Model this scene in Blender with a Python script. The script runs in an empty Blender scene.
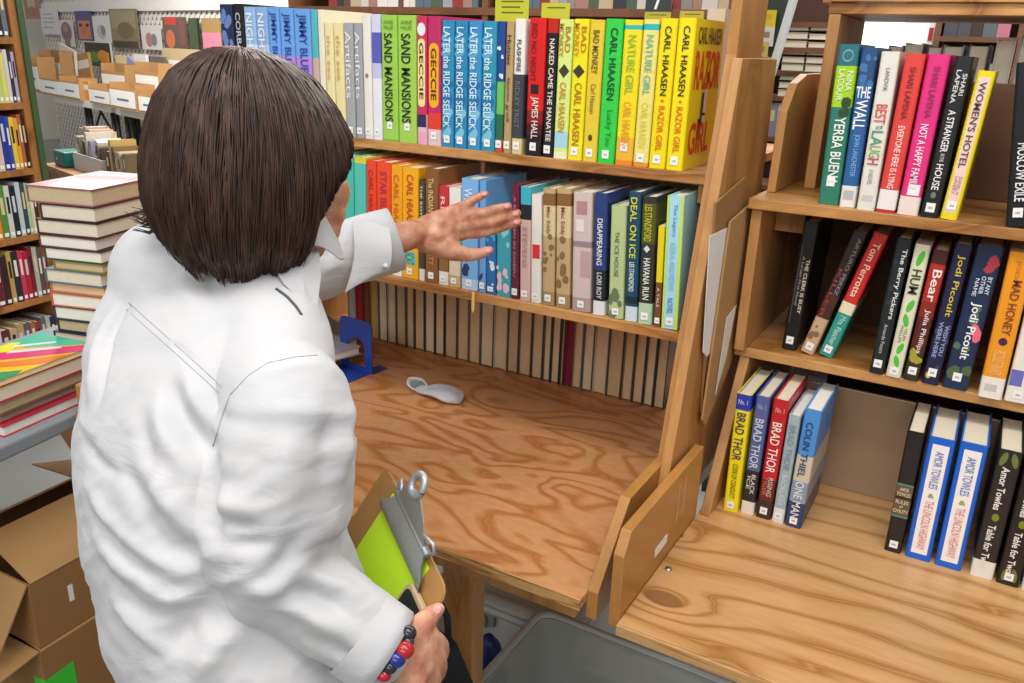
import bpy, bmesh, math, random
from mathutils import Vector, Matrix, noise
from mathutils.bvhtree import BVHTree
rnd = random.Random(7)
SC = bpy.context.scene
COL = SC.collection
PI = math.pi

# ------------------------------------------------------------------ helpers
def lin(h):
    if isinstance(h, (tuple, list)):
        return (h[0], h[1], h[2], 1.0)
    h = h.lstrip('#')
    out = []
    for i in (0, 2, 4):
        c = int(h[i:i + 2], 16) / 255.0
        out.append(c / 12.92 if c <= 0.04045 else ((c + 0.055) / 1.055) ** 2.4)
    return (out[0], out[1], out[2], 1.0)

def new_mat(name):
    m = bpy.data.materials.new(name)
    m.use_nodes = True
    nt = m.node_tree
    return m, nt, nt.nodes['Principled BSDF']

def N(nt, kind, **kw):
    n = nt.nodes.new(kind)
    for k, v in kw.items():
        setattr(n, k, v)
    return n

MATS = {}
def M(hexc, rough=0.45, var=0.06, scale=25.0, bump=0.0, metal=0.0, spec=0.5):
    """plain surface with a faint procedural mottling"""
    key = (hexc, rough, var, scale, bump, metal, spec)
    if key in MATS:
        return MATS[key]
    m, nt, b = new_mat('surface_' + str(hexc).strip('#'))
    c = lin(hexc)
    tc = N(nt, 'ShaderNodeTexCoord')
    no = N(nt, 'ShaderNodeTexNoise')
    no.inputs['Scale'].default_value = scale
    no.inputs['Detail'].default_value = 3
    nt.links.new(tc.outputs['Object'], no.inputs['Vector'])
    mx = N(nt, 'ShaderNodeMix', data_type='RGBA')
    mx.inputs[6].default_value = (c[0] * (1 - var), c[1] * (1 - var), c[2] * (1 - var), 1)
    mx.inputs[7].default_value = (min(1, c[0] * (1 + var)), min(1, c[1] * (1 + var)), min(1, c[2] * (1 + var)), 1)
    nt.links.new(no.outputs['Fac'], mx.inputs[0])
    nt.links.new(mx.outputs[2], b.inputs['Base Color'])
    b.inputs['Roughness'].default_value = rough
    b.inputs['Metallic'].default_value = metal
    b.inputs['Specular IOR Level'].default_value = spec
    if bump:
        bp = N(nt, 'ShaderNodeBump')
        bp.inputs['Strength'].default_value = bump
        bp.inputs['Distance'].default_value = 0.002
        nt.links.new(no.outputs['Fac'], bp.inputs['Height'])
        nt.links.new(bp.outputs['Normal'], b.inputs['Normal'])
    MATS[key] = m
    return m

def ramp(nt, stops):
    r = N(nt, 'ShaderNodeValToRGB')
    e = r.color_ramp.elements
    while len(e) < len(stops):
        e.new(0.5)
    for el, (p, c) in zip(e, stops):
        el.position = p
        el.color = lin(c) if not isinstance(c, float) else (c, c, c, 1)
    return r

def wood(name, light, mid, dark, stretch, freq, rough=0.4, knots=(), drift=(0, 0, 0), fine=0.35):
    """plywood: contour lines of a stretched noise field, plus optional knots"""
    m, nt, b = new_mat(name)
    L = nt.links.new
    tc = N(nt, 'ShaderNodeTexCoord')
    mp = N(nt, 'ShaderNodeMapping')
    mp.inputs['Scale'].default_value = stretch
    L(tc.outputs['Object'], mp.inputs['Vector'])
    n1 = N(nt, 'ShaderNodeTexNoise')
    n1.inputs['Scale'].default_value = 1.0
    n1.inputs['Detail'].default_value = 2.5
    n1.inputs['Roughness'].default_value = 0.45
    n1.inputs['Distortion'].default_value = 0.5
    L(mp.outputs['Vector'], n1.inputs['Vector'])
    mul = N(nt, 'ShaderNodeMath', operation='MULTIPLY')
    mul.inputs[1].default_value = freq
    L(n1.outputs['Fac'], mul.inputs[0])
    val = mul.outputs[0]
    if any(drift):
        dt = N(nt, 'ShaderNodeVectorMath', operation='DOT_PRODUCT')
        dt.inputs[1].default_value = drift
        L(tc.outputs['Object'], dt.inputs[0])
        ad = N(nt, 'ShaderNodeMath', operation='ADD')
        L(val, ad.inputs[0]); L(dt.outputs['Value'], ad.inputs[1])
        val = ad.outputs[0]
    kcol = None
    for (kx, ky, kz, amp, rad, core) in knots:
        sb = N(nt, 'ShaderNodeVectorMath', operation='SUBTRACT')
        sb.inputs[1].default_value = (kx, ky, kz)
        L(tc.outputs['Object'], sb.inputs[0])
        sc = N(nt, 'ShaderNodeVectorMath', operation='MULTIPLY')
        sc.inputs[1].default_value = (0.75, 1.25, 1.0)
        L(sb.outputs[0], sc.inputs[0])
        ln = N(nt, 'ShaderNodeVectorMath', operation='LENGTH')
        L(sc.outputs[0], ln.inputs[0])
        dv = N(nt, 'ShaderNodeMath', operation='DIVIDE'); dv.inputs[1].default_value = rad
        L(ln.outputs['Value'], dv.inputs[0])
        pw = N(nt, 'ShaderNodeMath', operation='POWER'); pw.inputs[1].default_value = 1.5
        L(dv.outputs[0], pw.inputs[0])
        ng = N(nt, 'ShaderNodeMath', operation='MULTIPLY'); ng.inputs[1].default_value = -1
        L(pw.outputs[0], ng.inputs[0])
        ex = N(nt, 'ShaderNodeMath', operation='EXPONENT'); L(ng.outputs[0], ex.inputs[0])
        am = N(nt, 'ShaderNodeMath', operation='MULTIPLY_ADD'); am.inputs[1].default_value = amp
        L(ex.outputs[0], am.inputs[0]); L(val, am.inputs[2])
        val = am.outputs[0]
        mr = N(nt, 'ShaderNodeMapRange')
        mr.inputs[1].default_value = core; mr.inputs[2].default_value = core * 0.8
        mr.inputs[3].default_value = 0; mr.inputs[4].default_value = 0.85
        L(ln.outputs['Value'], mr.inputs[0])
        if kcol is None:
            kcol = mr.outputs[0]
        else:
            mxn = N(nt, 'ShaderNodeMath', operation='MAXIMUM')
            L(kcol, mxn.inputs[0]); L(mr.outputs[0], mxn.inputs[1]); kcol = mxn.outputs[0]
    pp = N(nt, 'ShaderNodeMath', operation='PINGPONG'); pp.inputs[1].default_value = 1.0
    L(val, pp.inputs[0])
    rp = ramp(nt, [(0.0, light), (0.45, light), (0.78, mid), (0.93, dark), (1.0, mid)])
    L(pp.outputs[0], rp.inputs[0])
    # fine fibres and broad tone
    mp2 = N(nt, 'ShaderNodeMapping')
    mp2.inputs['Scale'].default_value = tuple(s * 14 for s in stretch)
    L(tc.outputs['Object'], mp2.inputs['Vector'])
    n2 = N(nt, 'ShaderNodeTexNoise'); n2.inputs['Scale'].default_value = 1.0; n2.inputs['Detail'].default_value = 4
    L(mp2.outputs['Vector'], n2.inputs['Vector'])
    n3 = N(nt, 'ShaderNodeTexNoise'); n3.inputs['Scale'].default_value = 4.0; n3.inputs['Detail'].default_value = 2
    L(tc.outputs['Object'], n3.inputs['Vector'])
    av = N(nt, 'ShaderNodeMath', operation='ADD'); L(n2.outputs['Fac'], av.inputs[0]); L(n3.outputs['Fac'], av.inputs[1])
    mr2 = N(nt, 'ShaderNodeMapRange')
    mr2.inputs[1].default_value = 0.6; mr2.inputs[2].default_value = 1.4
    mr2.inputs[3].default_value = 1 - fine; mr2.inputs[4].default_value = 1 + fine * 0.7
    L(av.outputs[0], mr2.inputs[0])
    vm = N(nt, 'ShaderNodeVectorMath', operation='SCALE')
    L(rp.outputs[0], vm.inputs[0]); L(mr2.outputs[0], vm.inputs['Scale'])
    col = vm.outputs[0]
    if kcol is not None:
        mx = N(nt, 'ShaderNodeMix', data_type='RGBA')
        mx.inputs[7].default_value = lin('#8a5a36')
        L(kcol, mx.inputs[0]); L(col, mx.inputs[6]); col = mx.outputs[2]
    L(col, b.inputs['Base Color'])
    b.inputs['Roughness'].default_value = rough
    bp = N(nt, 'ShaderNodeBump'); bp.inputs['Strength'].default_value = 0.15; bp.inputs['Distance'].default_value = 0.001
    L(n2.outputs['Fac'], bp.inputs['Height']); L(bp.outputs['Normal'], b.inputs['Normal'])
    return m

class MB:
    """collects shapes, then links them as ONE mesh object"""
    def __init__(s):
        s.v = []; s.f = []; s.mi = []; s.sm = []
    def add(s, vs, fs, mi=0, smooth=False, mat=None):
        o = len(s.v)
        for p in vs:
            p = Vector(p)
            s.v.append(mat @ p if mat is not None else p)
        for f in fs:
            s.f.append([o + i for i in f]); s.mi.append(mi); s.sm.append(smooth)
        return s
    def box(s, a, b, mi=0, mat=None):
        x0, y0, z0 = a; x1, y1, z1 = b
        vs = [(x0, y0, z0), (x1, y0, z0), (x1, y1, z0), (x0, y1, z0), (x0, y0, z1), (x1, y0, z1), (x1, y1, z1), (x0, y1, z1)]
        return s.add(vs, [(0, 3, 2, 1), (4, 5, 6, 7), (0, 1, 5, 4), (1, 2, 6, 5), (2, 3, 7, 6), (3, 0, 4, 7)], mi, False, mat)
    def prism(s, pts, d, mi=0, mat=None, smooth=False):
        """polygon of 3D points pushed along vector d"""
        n = len(pts); d = Vector(d)
        P = [Vector(p) for p in pts]
        vs = P + [p + d for p in P]
        fs = [tuple(range(n))[::-1], tuple(range(n, 2 * n))]
        for i in range(n):
            j = (i + 1) % n
            fs.append((i, j, n + j, n + i))
        return s.add(vs, fs, mi, smooth, mat)
    def tube(s, pts, r, seg=10, mi=0, mat=None, caps=True):
        P = [Vector(p) for p in pts]
        rr = r if isinstance(r, (list, tuple)) else [r] * len(P)
        vs = []; fs = []
        up = None
        for i, p in enumerate(P):
            t = (P[min(i + 1, len(P) - 1)] - P[max(i - 1, 0)]).normalized()
            if up is None:
                up = t.orthogonal().normalized()
            up = (up - t * up.dot(t))
            up = up.normalized() if up.length > 1e-6 else t.orthogonal().normalized()
            sd = t.cross(up)
            for k in range(seg):
                a = 2 * PI * k / seg
                vs.append(p + (up * math.cos(a) + sd * math.sin(a)) * rr[i])
        for i in range(len(P) - 1):
            for k in range(seg):
                a = i * seg + k; b = i * seg + (k + 1) % seg
                fs.append((a, b, b + seg, a + seg))
        if caps:
            fs.append(tuple(range(seg))[::-1]); fs.append(tuple(range((len(P) - 1) * seg, len(P) * seg)))
        return s.add(vs, fs, mi, True, mat)
    def ball(s, c, r, mi=0, seg=14, rings=9, sc=(1, 1, 1), mat=None):
        c = Vector(c); vs = [c + Vector((0, 0, r * sc[2]))]; fs = []
        for i in range(1, rings):
            th = PI * i / rings
            for k in range(seg):
                a = 2 * PI * k / seg
                vs.append(c + Vector((r * sc[0] * math.sin(th) * math.cos(a), r * sc[1] * math.sin(th) * math.sin(a), r * sc[2] * math.cos(th))))
        vs.append(c - Vector((0, 0, r * sc[2])))
        for k in range(seg):
            fs.append((0, 1 + k, 1 + (k + 1) % seg))
        for i in range(rings - 2):
            for k in range(seg):
                a = 1 + i * seg + k; b = 1 + i * seg + (k + 1) % seg
                fs.append((a, a + seg, b + seg, b))
        o = 1 + (rings - 2) * seg
        for k in range(seg):
            fs.append((o + (k + 1) % seg, o + k, len(vs) - 1))
        return s.add(vs, fs, mi, True, mat)
    def rings(s, R, mi=0, caps=True, mat=None, smooth=True):
        n = len(R[0]); vs = [p for r in R for p in r]; fs = []
        for i in range(len(R) - 1):
            for k in range(n):
                a = i * n + k; b = i * n + (k + 1) % n
                fs.append((a, b, b + n, a + n))
        if caps:
            fs.append(tuple(range(n))[::-1]); fs.append(tuple(range((len(R) - 1) * n, len(R) * n)))
        return s.add(vs, fs, mi, smooth, mat)
    def mesh(s, name, mats):
        me = bpy.data.meshes.new(name)
        me.from_pydata([tuple(p) for p in s.v], [], s.f)
        for m in (mats if isinstance(mats, (list, tuple)) else [mats]):
            me.materials.append(m)
        me.polygons.foreach_set('material_index', s.mi)
        me.polygons.foreach_set('use_smooth', s.sm)
        me.update()
        return me
    def build(s, name, mats, parent=None, bevel=0.0, loc=None):
        o = bpy.data.objects.new(name, s.mesh(name, mats))
        COL.objects.link(o)
        if parent is not None:
            o.parent = parent
        if loc is not None:
            o.location = loc
        if bevel:
            md = o.modifiers.new('bevel', 'BEVEL'); md.width = bevel; md.segments = 2; md.limit_method = 'ANGLE'
        return o

def tag(o, label=None, cat=None, group=None, kind=None):
    if label: o['label'] = label
    if cat: o['category'] = cat
    if group: o['group'] = group
    if kind: o['kind'] = kind
    return o

def thing(name, label, cat, loc=(0, 0, 0), rot=(0, 0, 0), group=None):
    o = bpy.data.objects.new(name, None)
    o.empty_display_size = 0.05
    COL.objects.link(o)
    o.location = loc; o.rotation_euler = rot
    return tag(o, label, cat, group)

# ---- lettering: outline glyphs turned into mesh, fitted to a rectangle
TXT = {}
def glyphs(string, bold=0.0):
    key = (string, bold)
    if key not in TXT:
        cu = bpy.data.curves.new('glyphs', 'FONT')
        cu.body = string; cu.size = 1.0; cu.offset = bold; cu.resolution_u = 3
        ob = bpy.data.objects.new('glyphs', cu)
        COL.objects.link(ob)
        dg = bpy.context.evaluated_depsgraph_get()
        me = bpy.data.meshes.new_from_object(ob.evaluated_get(dg))
        vs = [v.co.copy() for v in me.vertices]; fs = [tuple(p.vertices) for p in me.polygons]
        bpy.data.objects.remove(ob); bpy.data.curves.remove(cu); bpy.data.meshes.remove(me)
        if not vs:
            vs = [Vector((0, 0, 0)), Vector((1, 0, 0)), Vector((0, 1, 0))]
        x0 = min(v.x for v in vs); x1 = max(v.x for v in vs); y0 = min(v.y for v in vs); y1 = max(v.y for v in vs)
        TXT[key] = ([((v.x - x0) / max(1e-6, x1 - x0), (v.y - y0) / max(1e-6, y1 - y0)) for v in vs], fs)
    return TXT[key]

def put_text(mb, string, origin, along, up, mi=0, bold=0.0):
    """text fills the parallelogram origin + along + up"""
    uv, fs = glyphs(string, bold)
    o = Vector(origin); a = Vector(along); u = Vector(up)
    mb.add([o + a * p[0] + u * p[1] for p in uv], fs, mi)

# ------------------------------------------------------------------ camera
CAMP = Vector((0.4224, -0.9745, 0.7803))
_ya, _pi, _ro = math.radians(29.6752), math.radians(19.4067), math.radians(1.9533)
FWD = Vector((-math.sin(_ya) * math.cos(_pi), math.cos(_ya) * math.cos(_pi), -math.sin(_pi)))
_r0 = Vector((math.cos(_ya), math.sin(_ya), 0)); _u0 = _r0.cross(FWD)
RT = _r0 * math.cos(_ro) + _u0 * math.sin(_ro); UP = _u0 * math.cos(_ro) - _r0 * math.sin(_ro)
cd = bpy.data.cameras.new('camera'); cd.sensor_width = 36.0; cd.lens = 836.309 / 1024 * 36.0
cd.clip_start = 0.02; cd.clip_end = 60
cam = bpy.data.objects.new('camera', cd); COL.objects.link(cam)
cam.matrix_world = Matrix(((RT.x, UP.x, -FWD.x, CAMP.x), (RT.y, UP.y, -FWD.y, CAMP.y), (RT.z, UP.z, -FWD.z, CAMP.z), (0, 0, 0, 1)))
SC.camera = cam

# ------------------------------------------------------------------ materials
W_TOP = wood('plywood_orange', '#d79d6a', '#c7854f', '#b8743f', (2.8, 7.0, 7.0), 19.0, 0.36, fine=0.16)
W_TOP2 = wood('plywood_honey', '#d3a26c', '#c49158', '#a8743e', (1.5, 8, 8), 6.5, 0.3,
              knots=((0.097, 0.098, -0.018, 6.0, 0.06, 0.026), (0.045, 0.285, -0.018, 4.0, 0.04, 0.016), (0.24, -0.02, -0.018, 2.5, 0.07, 0.001)), drift=(0, 34, 0), fine=0.14)
W_SHELF = wood('plywood_shelf', '#c99458', '#b37b40', '#96602c', (2.0, 9, 9), 6.0, 0.42)
W_SIDE = wood('plywood_side', '#bf8a50', '#b17c42', '#a06b35', (9, 5.5, 1.1), 8.0, 0.42, fine=0.22)
W_RAIL = wood('plywood_rail', '#b98244', '#b07a3d', '#a36c32', (7, 1.5, 7), 4.0, 0.34, fine=0.16)
W_EDGE = wood('plywood_edge', '#cfa066', '#bb8649', '#8a5526', (3, 8, 70), 9.0, 0.5)
W_FAR = wood('shelf_brown', '#7a4f33', '#6a422a', '#553320', (2, 6, 6), 4.0, 0.5)
W_LEFT = wood('shelf_oak', '#a9713a', '#94602e', '#7d4e24', (6, 2.0, 5), 5.0, 0.45)
CARD = M('#b58a57', 0.75, 0.08, 14, 0.1)
CARD_D = M('#9c7242', 0.75, 0.08, 14, 0.1)
PAGE = M('#e6dcc4', 0.8, 0.07, 90)
PAGE_W = M('#f1ede2', 0.8, 0.05, 90)
PAGE_T = M('#cdb893', 0.8, 0.08, 90)
WHITE = M('#f4f3ef', 0.5, 0.02)
INK = M('#1b1a1c', 0.5, 0.02)
METAL = M('#b9bcbd', 0.28, 0.05, 30, 0, 0.9)

# ------------------------------------------------------------------ room
fl = MB().box((-14, -6, -0.80), (8, 14, -0.75)).build('floor', M('#8f908d', 0.35, 0.12, 3.0)); tag(fl, kind='structure')
wl = MB().box((-12, 9.3, -0.75), (8, 9.4, 2.6)).build('wall_back', M('#cfc7b8', 0.8, 0.05, 3)); tag(wl, kind='structure')
wl = MB().box((-12.1, -6, -0.75), (-12, 9.4, 2.6)).build('wall_left', M('#d8d2c6', 0.8, 0.05, 3)); tag(wl, kind='structure')

# ------------------------------------------------------------------ centre shelving unit
T = 0.018
ZU, YU, ZL, YL, ZR = 0.5916, 0.3987, 0.3267, 0.3497, -0.0183
CX0 = -1.225
t = thing('bookshelf_unit', 'orange plywood bookshelf unit with deep worktop and two stepped shelves, behind the woman', 'bookshelf', (0, 0, -0.75))
def cpart(name, mb, mats, bevel=0.0015):
    o = mb.build(name, mats, t, bevel); o.location = (0, 0, 0.75); return o
cpart('worktop', MB().box((CX0, 0.004, -T), (-0.0005, 1.12, 0.0)), W_TOP)
cpart('front_edge', MB().box((CX0, 0.0, -T - 0.001), (-0.0005, 0.0038, -0.0005)), W_EDGE, 0)
cpart('apron', MB().box((CX0 + 0.05, 0.03, -0.06), (-0.02, 0.05, -T)), W_SIDE)
cpart('shelf', MB().box((CX0, YU, ZU - T), (-0.0005, 1.0, ZU)), W_SHELF)
cpart('shelf', MB().box((CX0, YL, ZL - T), (-0.0005, 1.0, ZL)), W_SHELF)
def yz(pts, x0, x1):
    return MB().prism([(x0, y, z) for y, z in pts], (x1 - x0, 0, 0))
cpart('side_panel', yz([(0.27, 0.0), (0.43, 0.78), (0.43, 1.3), (0.585, 1.3), (0.585, 0.78), (0.70, 0.775), (0.72, 0.0)], 0.0, 0.018), W_SIDE)
cpart('outer_panel', yz([(0.235, 0.02), (0.405, 0.775), (0.625, 0.775), (0.66, 0.02)], 0.0185, 0.036), W_SIDE)
cpart('shelf_cleat', yz([(YU + 0.02, ZU - T - 0.035), (YU + 0.02, ZU - T - 0.0005), (0.7, ZU - T - 0.0005), (0.7, ZU - T - 0.035)], -0.0185, -0.001), W_SIDE)
cpart('side_rail', yz([(0.024, -0.045), (0.024, 0.004), (0.128, 0.118), (0.62, 0.118), (0.62, -0.045)], 0.0, 0.018), W_RAIL)
cpart('leg', MB().box((-0.292, 0.06, -0.75), (-0.228, 0.10, -0.0605)), W_SIDE)
cpart('leg', MB().box((-1.20, 0.06, -0.75), (-1.136, 0.10, -0.0605)), W_SIDE)
cpart('left_panel', yz([(0.02, -0.75), (0.02, 0.05), (0.33, 0.1), (0.42, 0.56), (1.0, 0.56), (1.12, -0.75)], CX0 - 0.02, CX0 - 0.001), W_SIDE)

# ------------------------------------------------------------------ right shelving unit
XR = 0.06
Z1, Y1, Z2, Y2 = 0.5478, 0.4788, 0.2675, 0.5145
t = thing('bookshelf_unit', 'honey plywood bookshelf unit on the right with knotted worktop and three levels of novels', 'bookshelf', (0, 0, -0.75))
cpart('worktop', MB().box((XR - 0.0005, 0.006, ZR - T), (1.5, 1.2, ZR)), W_TOP2)
cpart('front_edge', MB().box((XR - 0.0005, 0.001, ZR - T - 0.001), (1.5, 0.0058, ZR - 0.0015)), W_EDGE, 0.001)
cpart('shelf', MB().box((XR - 0.006, Y1, Z1 - T), (1.5, 1.0, Z1)), W_SHELF)
cpart('shelf', MB().box((XR - 0.006, Y2, Z2 - T), (1.5, 1.0, Z2)), W_SHELF)
cpart('top_board', MB().box((0.106, 0.655, 0.872), (1.5, 0.675, 0.97)).box((0.104, 0.664, 0.8525), (1.5, 1.0, 0.8715)), W_SHELF)
cpart('upright', MB().box((0.106, 0.664, Z1 + 0.0005), (0.126, 0.93, 0.852)).box((0.085, 0.70, 0.8725), (0.105, 0.93, 1.2)), W_SIDE)
cpart('shelf_wing', yz([(0.566, Z1 + 0.0005), (0.577, 0.69), (0.625, 0.735), (0.70, 0.75), (0.86, 0.75), (0.86, Z1 + 0.0005)], 0.062, 0.077), W_SIDE)
cpart('wing_back', MB().box((0.0775, 0.80, Z1 + 0.0005), (0.1055, 0.818, 0.72)), W_SIDE)
cpart('side_panel', yz([(0.49, Z2 + 0.0005), (0.492, Z1 - T - 0.0005), (0.98, Z1 - T - 0.0005), (0.98, Z2 + 0.0005)], XR - 0.002, XR + 0.016), W_SIDE)
cpart('side_panel', yz([(0.372, ZR + 0.0005), (0.52, Z2 - T - 0.0005), (0.98, Z2 - T - 0.0005), (0.98, ZR + 0.0005)], XR + 0.004, XR + 0.022), W_SIDE)
cpart('inner_block', MB().box((XR + 0.0165, 0.60, Z1 - T - 0.055), (XR + 0.07, 0.64, Z1 - T - 0.0005)), W_SIDE)
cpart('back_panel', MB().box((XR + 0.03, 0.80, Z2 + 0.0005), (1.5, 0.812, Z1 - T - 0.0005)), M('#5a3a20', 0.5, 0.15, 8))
r_ = MB().prism([(0, y, z) for y, z in [(0.012, ZR - 0.014), (0.012, 0.09), (0.034, 0.122), (0.366, 0.122), (0.366, ZR - 0.014)]], (0.017, 0, 0), mat=Matrix.Translation((XR - 0.018, 0, 0)))
cpart('side_rail', r_, W_RAIL)
cpart('price_sticker', MB().box((XR - 0.0009, 0.150, 0.012), (XR - 0.0003, 0.205, 0.028)), WHITE, 0)
for dy in (0, 0.03):
    cpart('paint_mark', MB().box((XR - 0.0009, 0.245 + dy, 0.03), (XR - 0.0003, 0.249 + dy, 0.10)), M('#d9a08a', 0.6), 0)
cpart('back_panel', MB().box((XR + 0.03, 0.62, ZR + 0.0005), (1.5, 0.628, 0.19)), M('#a1866b', 0.22, 0.12, 14, 0.15))
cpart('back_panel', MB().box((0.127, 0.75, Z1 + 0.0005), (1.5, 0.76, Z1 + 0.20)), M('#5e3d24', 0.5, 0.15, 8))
cpart('back_panel', MB().box((XR + 0.03, 1.0, ZR + 0.0005), (1.5, 1.012, Z1 - T - 0.001)), M('#38261a', 0.6, 0.15, 8))  # added closing panel, coloured dark so the gap under the shelf looks shaded
cpart('screw', MB().tube([(0.076, 0.176, ZR), (0.076, 0.176, ZR + 0.002)], 0.006), METAL, 0)
cpart('leg', MB().box((1.2, 0.06, -0.75), (1.264, 0.10, ZR - T - 0.001)), W_SIDE)
cpart('leg', MB().box((0.2, 0.9, -0.75), (0.264, 0.94, ZR - T - 0.001)), W_SIDE)

# ------------------------------------------------------------------ books
def book_mesh(w, h, d, hard):
    tt = 0.0026 if hard else 0.0010
    r = min(0.0045, w * 0.22) if hard else min(0.0015, w * 0.2)
    hw = w / 2 - 0.0004
    out = [(-hw, d), (-hw, r)]
    for k in range(1, 4):
        a = PI / 2 * k / 4
        out.append((-hw + r - r * math.cos(a), r - r * math.sin(a)))
    out.append((-hw + r, 0)); out.append((hw - r, 0))
    for k in range(3, 0, -1):
        a = PI / 2 * k / 4
        out.append((hw - r + r * math.cos(a), r - r * math.sin(a)))
    out += [(hw, r), (hw, d)]
    inn = [(hw - tt, d), (hw - tt, max(tt, r)), (-hw + tt, max(tt, r)), (-hw + tt, d)]
    return out, inn, tt

def book(x, y, z, w, h, d=0.155, col='#888888', label='', bands=(), tx=(), patches=(), lean=0.0, hard=True,
         sticker=True, page=None, group=None, rotz=0.0, name='book', cover_text=(), cover_patches=(), rough=0.32, detail=True):
    """a book standing on z, spine towards -y; x is the spine centre at the foot"""
    th = math.radians(lean)
    zz = z + (w / 2) * math.sin(abs(th)) + 0.0003
    t = thing(name, label, 'book', (x, y, zz), (0, th, rotz), group)
    out, inn, tt = book_mesh(w, h, d, hard)
    mats = [M(col, rough, 0.05, 18)]; mi = {}
    cuts = sorted(set([0.0, 1.0] + [c for b in bands for c in b[:2]]))
    mb = MB()
    poly = out + inn
    n = len(poly)
    for a, b in zip(cuts, cuts[1:]):
        cc = None
        for b0, b1, c in bands:
            if b0 <= (a + b) / 2 <= b1: cc = c
        k = 0
        if cc is not None:
            if cc not in mi:
                mats.append(M(cc, rough, 0.05, 18)); mi[cc] = len(mats) - 1
            k = mi[cc]
        vs = [(p[0], p[1], a * h) for p in poly] + [(p[0], p[1], b * h) for p in poly]
        no = len(out)
        fs = []
        for i in range(n):
            j = (i + 1) % n
            fs.append((j, i, n + i, n + j))
        mb.add(vs, [f[::-1] for f in fs], k)
    # end strips top and bottom (boards and spine thickness)
    no = len(out)
    for zc in (0.0, h):
        P = [(p[0], p[1], zc) for p in out]; I = [(p[0], p[1], zc) for p in inn]
        mb.add([P[0], P[1], I[2], I[3]], [(0, 1, 2, 3)])
        mb.add([P[-2], P[-1], I[0], I[1]], [(0, 1, 2, 3)])
        mb.add(P[1:-1] + [I[1], I[2]], [tuple(range(no))])
    k = 0
    if bands and bands[-1][1] >= 0.999 and False: k = 0
    mb.build('cover', mats, t)
    if not detail and not tx:
        pass
    pb = MB()
    g = 0.003 if hard else 0.0003
    hw = w / 2 - tt - 0.0006
    # page block with a slightly hollowed fore edge
    y0 = max(tt, 0.005) + 0.0004; y1 = d - g
    pts = [(-hw, y0), (hw, y0), (hw, y1), (hw * 0.5, y1 - 0.0012), (0, y1 - 0.0016), (-hw * 0.5, y1 - 0.0012), (-hw, y1)]
    pb.prism([(p[0], p[1], g) for p in pts], (0, 0, h - 2 * g))
    pb.build('page_block', page or PAGE, t)
    e = -0.0005
    dm = MB(); dmats = []; dmi = {}
    def midx(c):
        if c not in dmi:
            dmats.append(M(c, 0.4, 0.03)); dmi[c] = len(dmats) - 1
        return dmi[c]
    W = w
    for p in patches:
        kind, u0, u1, v0, v1, c = p[:6]
        off = -0.0002 - 0.0001 * (patches.index(p) + 1)
        xa, xb, za, zb = -w / 2 + u0 * w, -w / 2 + u1 * w, v0 * h, v1 * h
        cx, cz, rx, rz = (xa + xb) / 2, (za + zb) / 2, (xb - xa) / 2, (zb - za) / 2
        if kind == 'r':
            dm.add([(xa, off, za), (xb, off, za), (xb, off, zb), (xa, off, zb)], [(0, 1, 2, 3)], midx(c))
        elif kind == 'e':
            dm.add([(cx + rx * math.cos(2 * PI * q / 20), off, cz + rz * math.sin(2 * PI * q / 20)) for q in range(20)], [tuple(range(20))], midx(c))
        elif kind == 'd':
            dm.add([(cx - rx, off, cz), (cx, off, za), (cx + rx, off, cz), (cx, off, zb)], [(0, 1, 2, 3)], midx(c))
        elif kind == 'p':            # pill
            pp = []
            rr = min(rx, rz)
            for q in range(9): a = PI * q / 8; pp.append((cx + rx * math.cos(a), off, zb - rr + rr * math.sin(a)))
            for q in range(9): a = PI + PI * q / 8; pp.append((cx + rx * math.cos(a), off, za + rr + rr * math.sin(a)))
            dm.add(pp, [tuple(range(18))], midx(c))
        elif kind == 'l':            # leaf, slanted
            pp = []
            for q in range(16):
                a = 2 * PI * q / 16
                px = rx * 0.62 * math.cos(a) * abs(math.cos(a)) ** 0.3; pz = rz * math.sin(a)
                s_ = p[6] if len(p) > 6 else 1
                pp.append((cx + px + s_ * pz * 0.35 * rx / max(rz, 1e-6), off, cz + pz))
            dm.add(pp, [tuple(range(16))], midx(c))
        elif kind == 's':            # speckle blobs
            rr = random.Random(int(cx * 1e5) + int(cz * 1e4) + 3)
            for q in range(p[6]):
                bx = xa + rr.random() * (xb - xa); bz = za + rr.random() * (zb - za); s_ = (0.12 + 0.2 * rr.random()) * w
                bx = min(max(bx, -w / 2 + s_), w / 2 - s_)
                a0 = rr.random() * 6
                dm.add([(bx + s_ * (0.6 + 0.4 * rr.random()) * math.cos(a0 + 2 * PI * j / 7), off - 0.00001 * q, bz + s_ * 1.3 * (0.6 + 0.4 * rr.random()) * math.sin(2 * PI * j / 7 + a0)) for j in range(7)], [tuple(range(7))], midx(c))
    for p in cover_patches:
        a0, a1, v0, v1, c = p
        xx = w / 2 + 0.0002
        dm.add([(xx, a0 * d, v0 * h), (xx, a1 * d, v0 * h), (xx, a1 * d, v1 * h), (xx, a0 * d, v1 * h)], [(0, 1, 2, 3)], midx(c))
    if dm.v:
        dm.build('spine_art', dmats, t)
    tm = MB(); tmats = []; tmi = {}
    def tidx(c):
        if c not in tmi:
            tmats.append(M(c, 0.45, 0.02)); tmi[c] = len(tmats) - 1
        return tmi[c]
    for q in tx:
        s_, u0, u1, v0, v1, c = q[:6]
        mode = q[6] if len(q) > 6 else 'v'
        bold = q[7] if len(q) > 7 else 0.012
        off = -0.0014
        if mode == 'v':
            put_text(tm, s_, (-w / 2 + u0 * w, off, v1 * h), (0, 0, -(v1 - v0) * h), ((u1 - u0) * w, 0, 0), tidx(c), bold)
        else:
            put_text(tm, s_, (-w / 2 + u0 * w, off, v0 * h), ((u1 - u0) * w, 0, 0), (0, 0, (v1 - v0) * h), tidx(c), bold)
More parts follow.
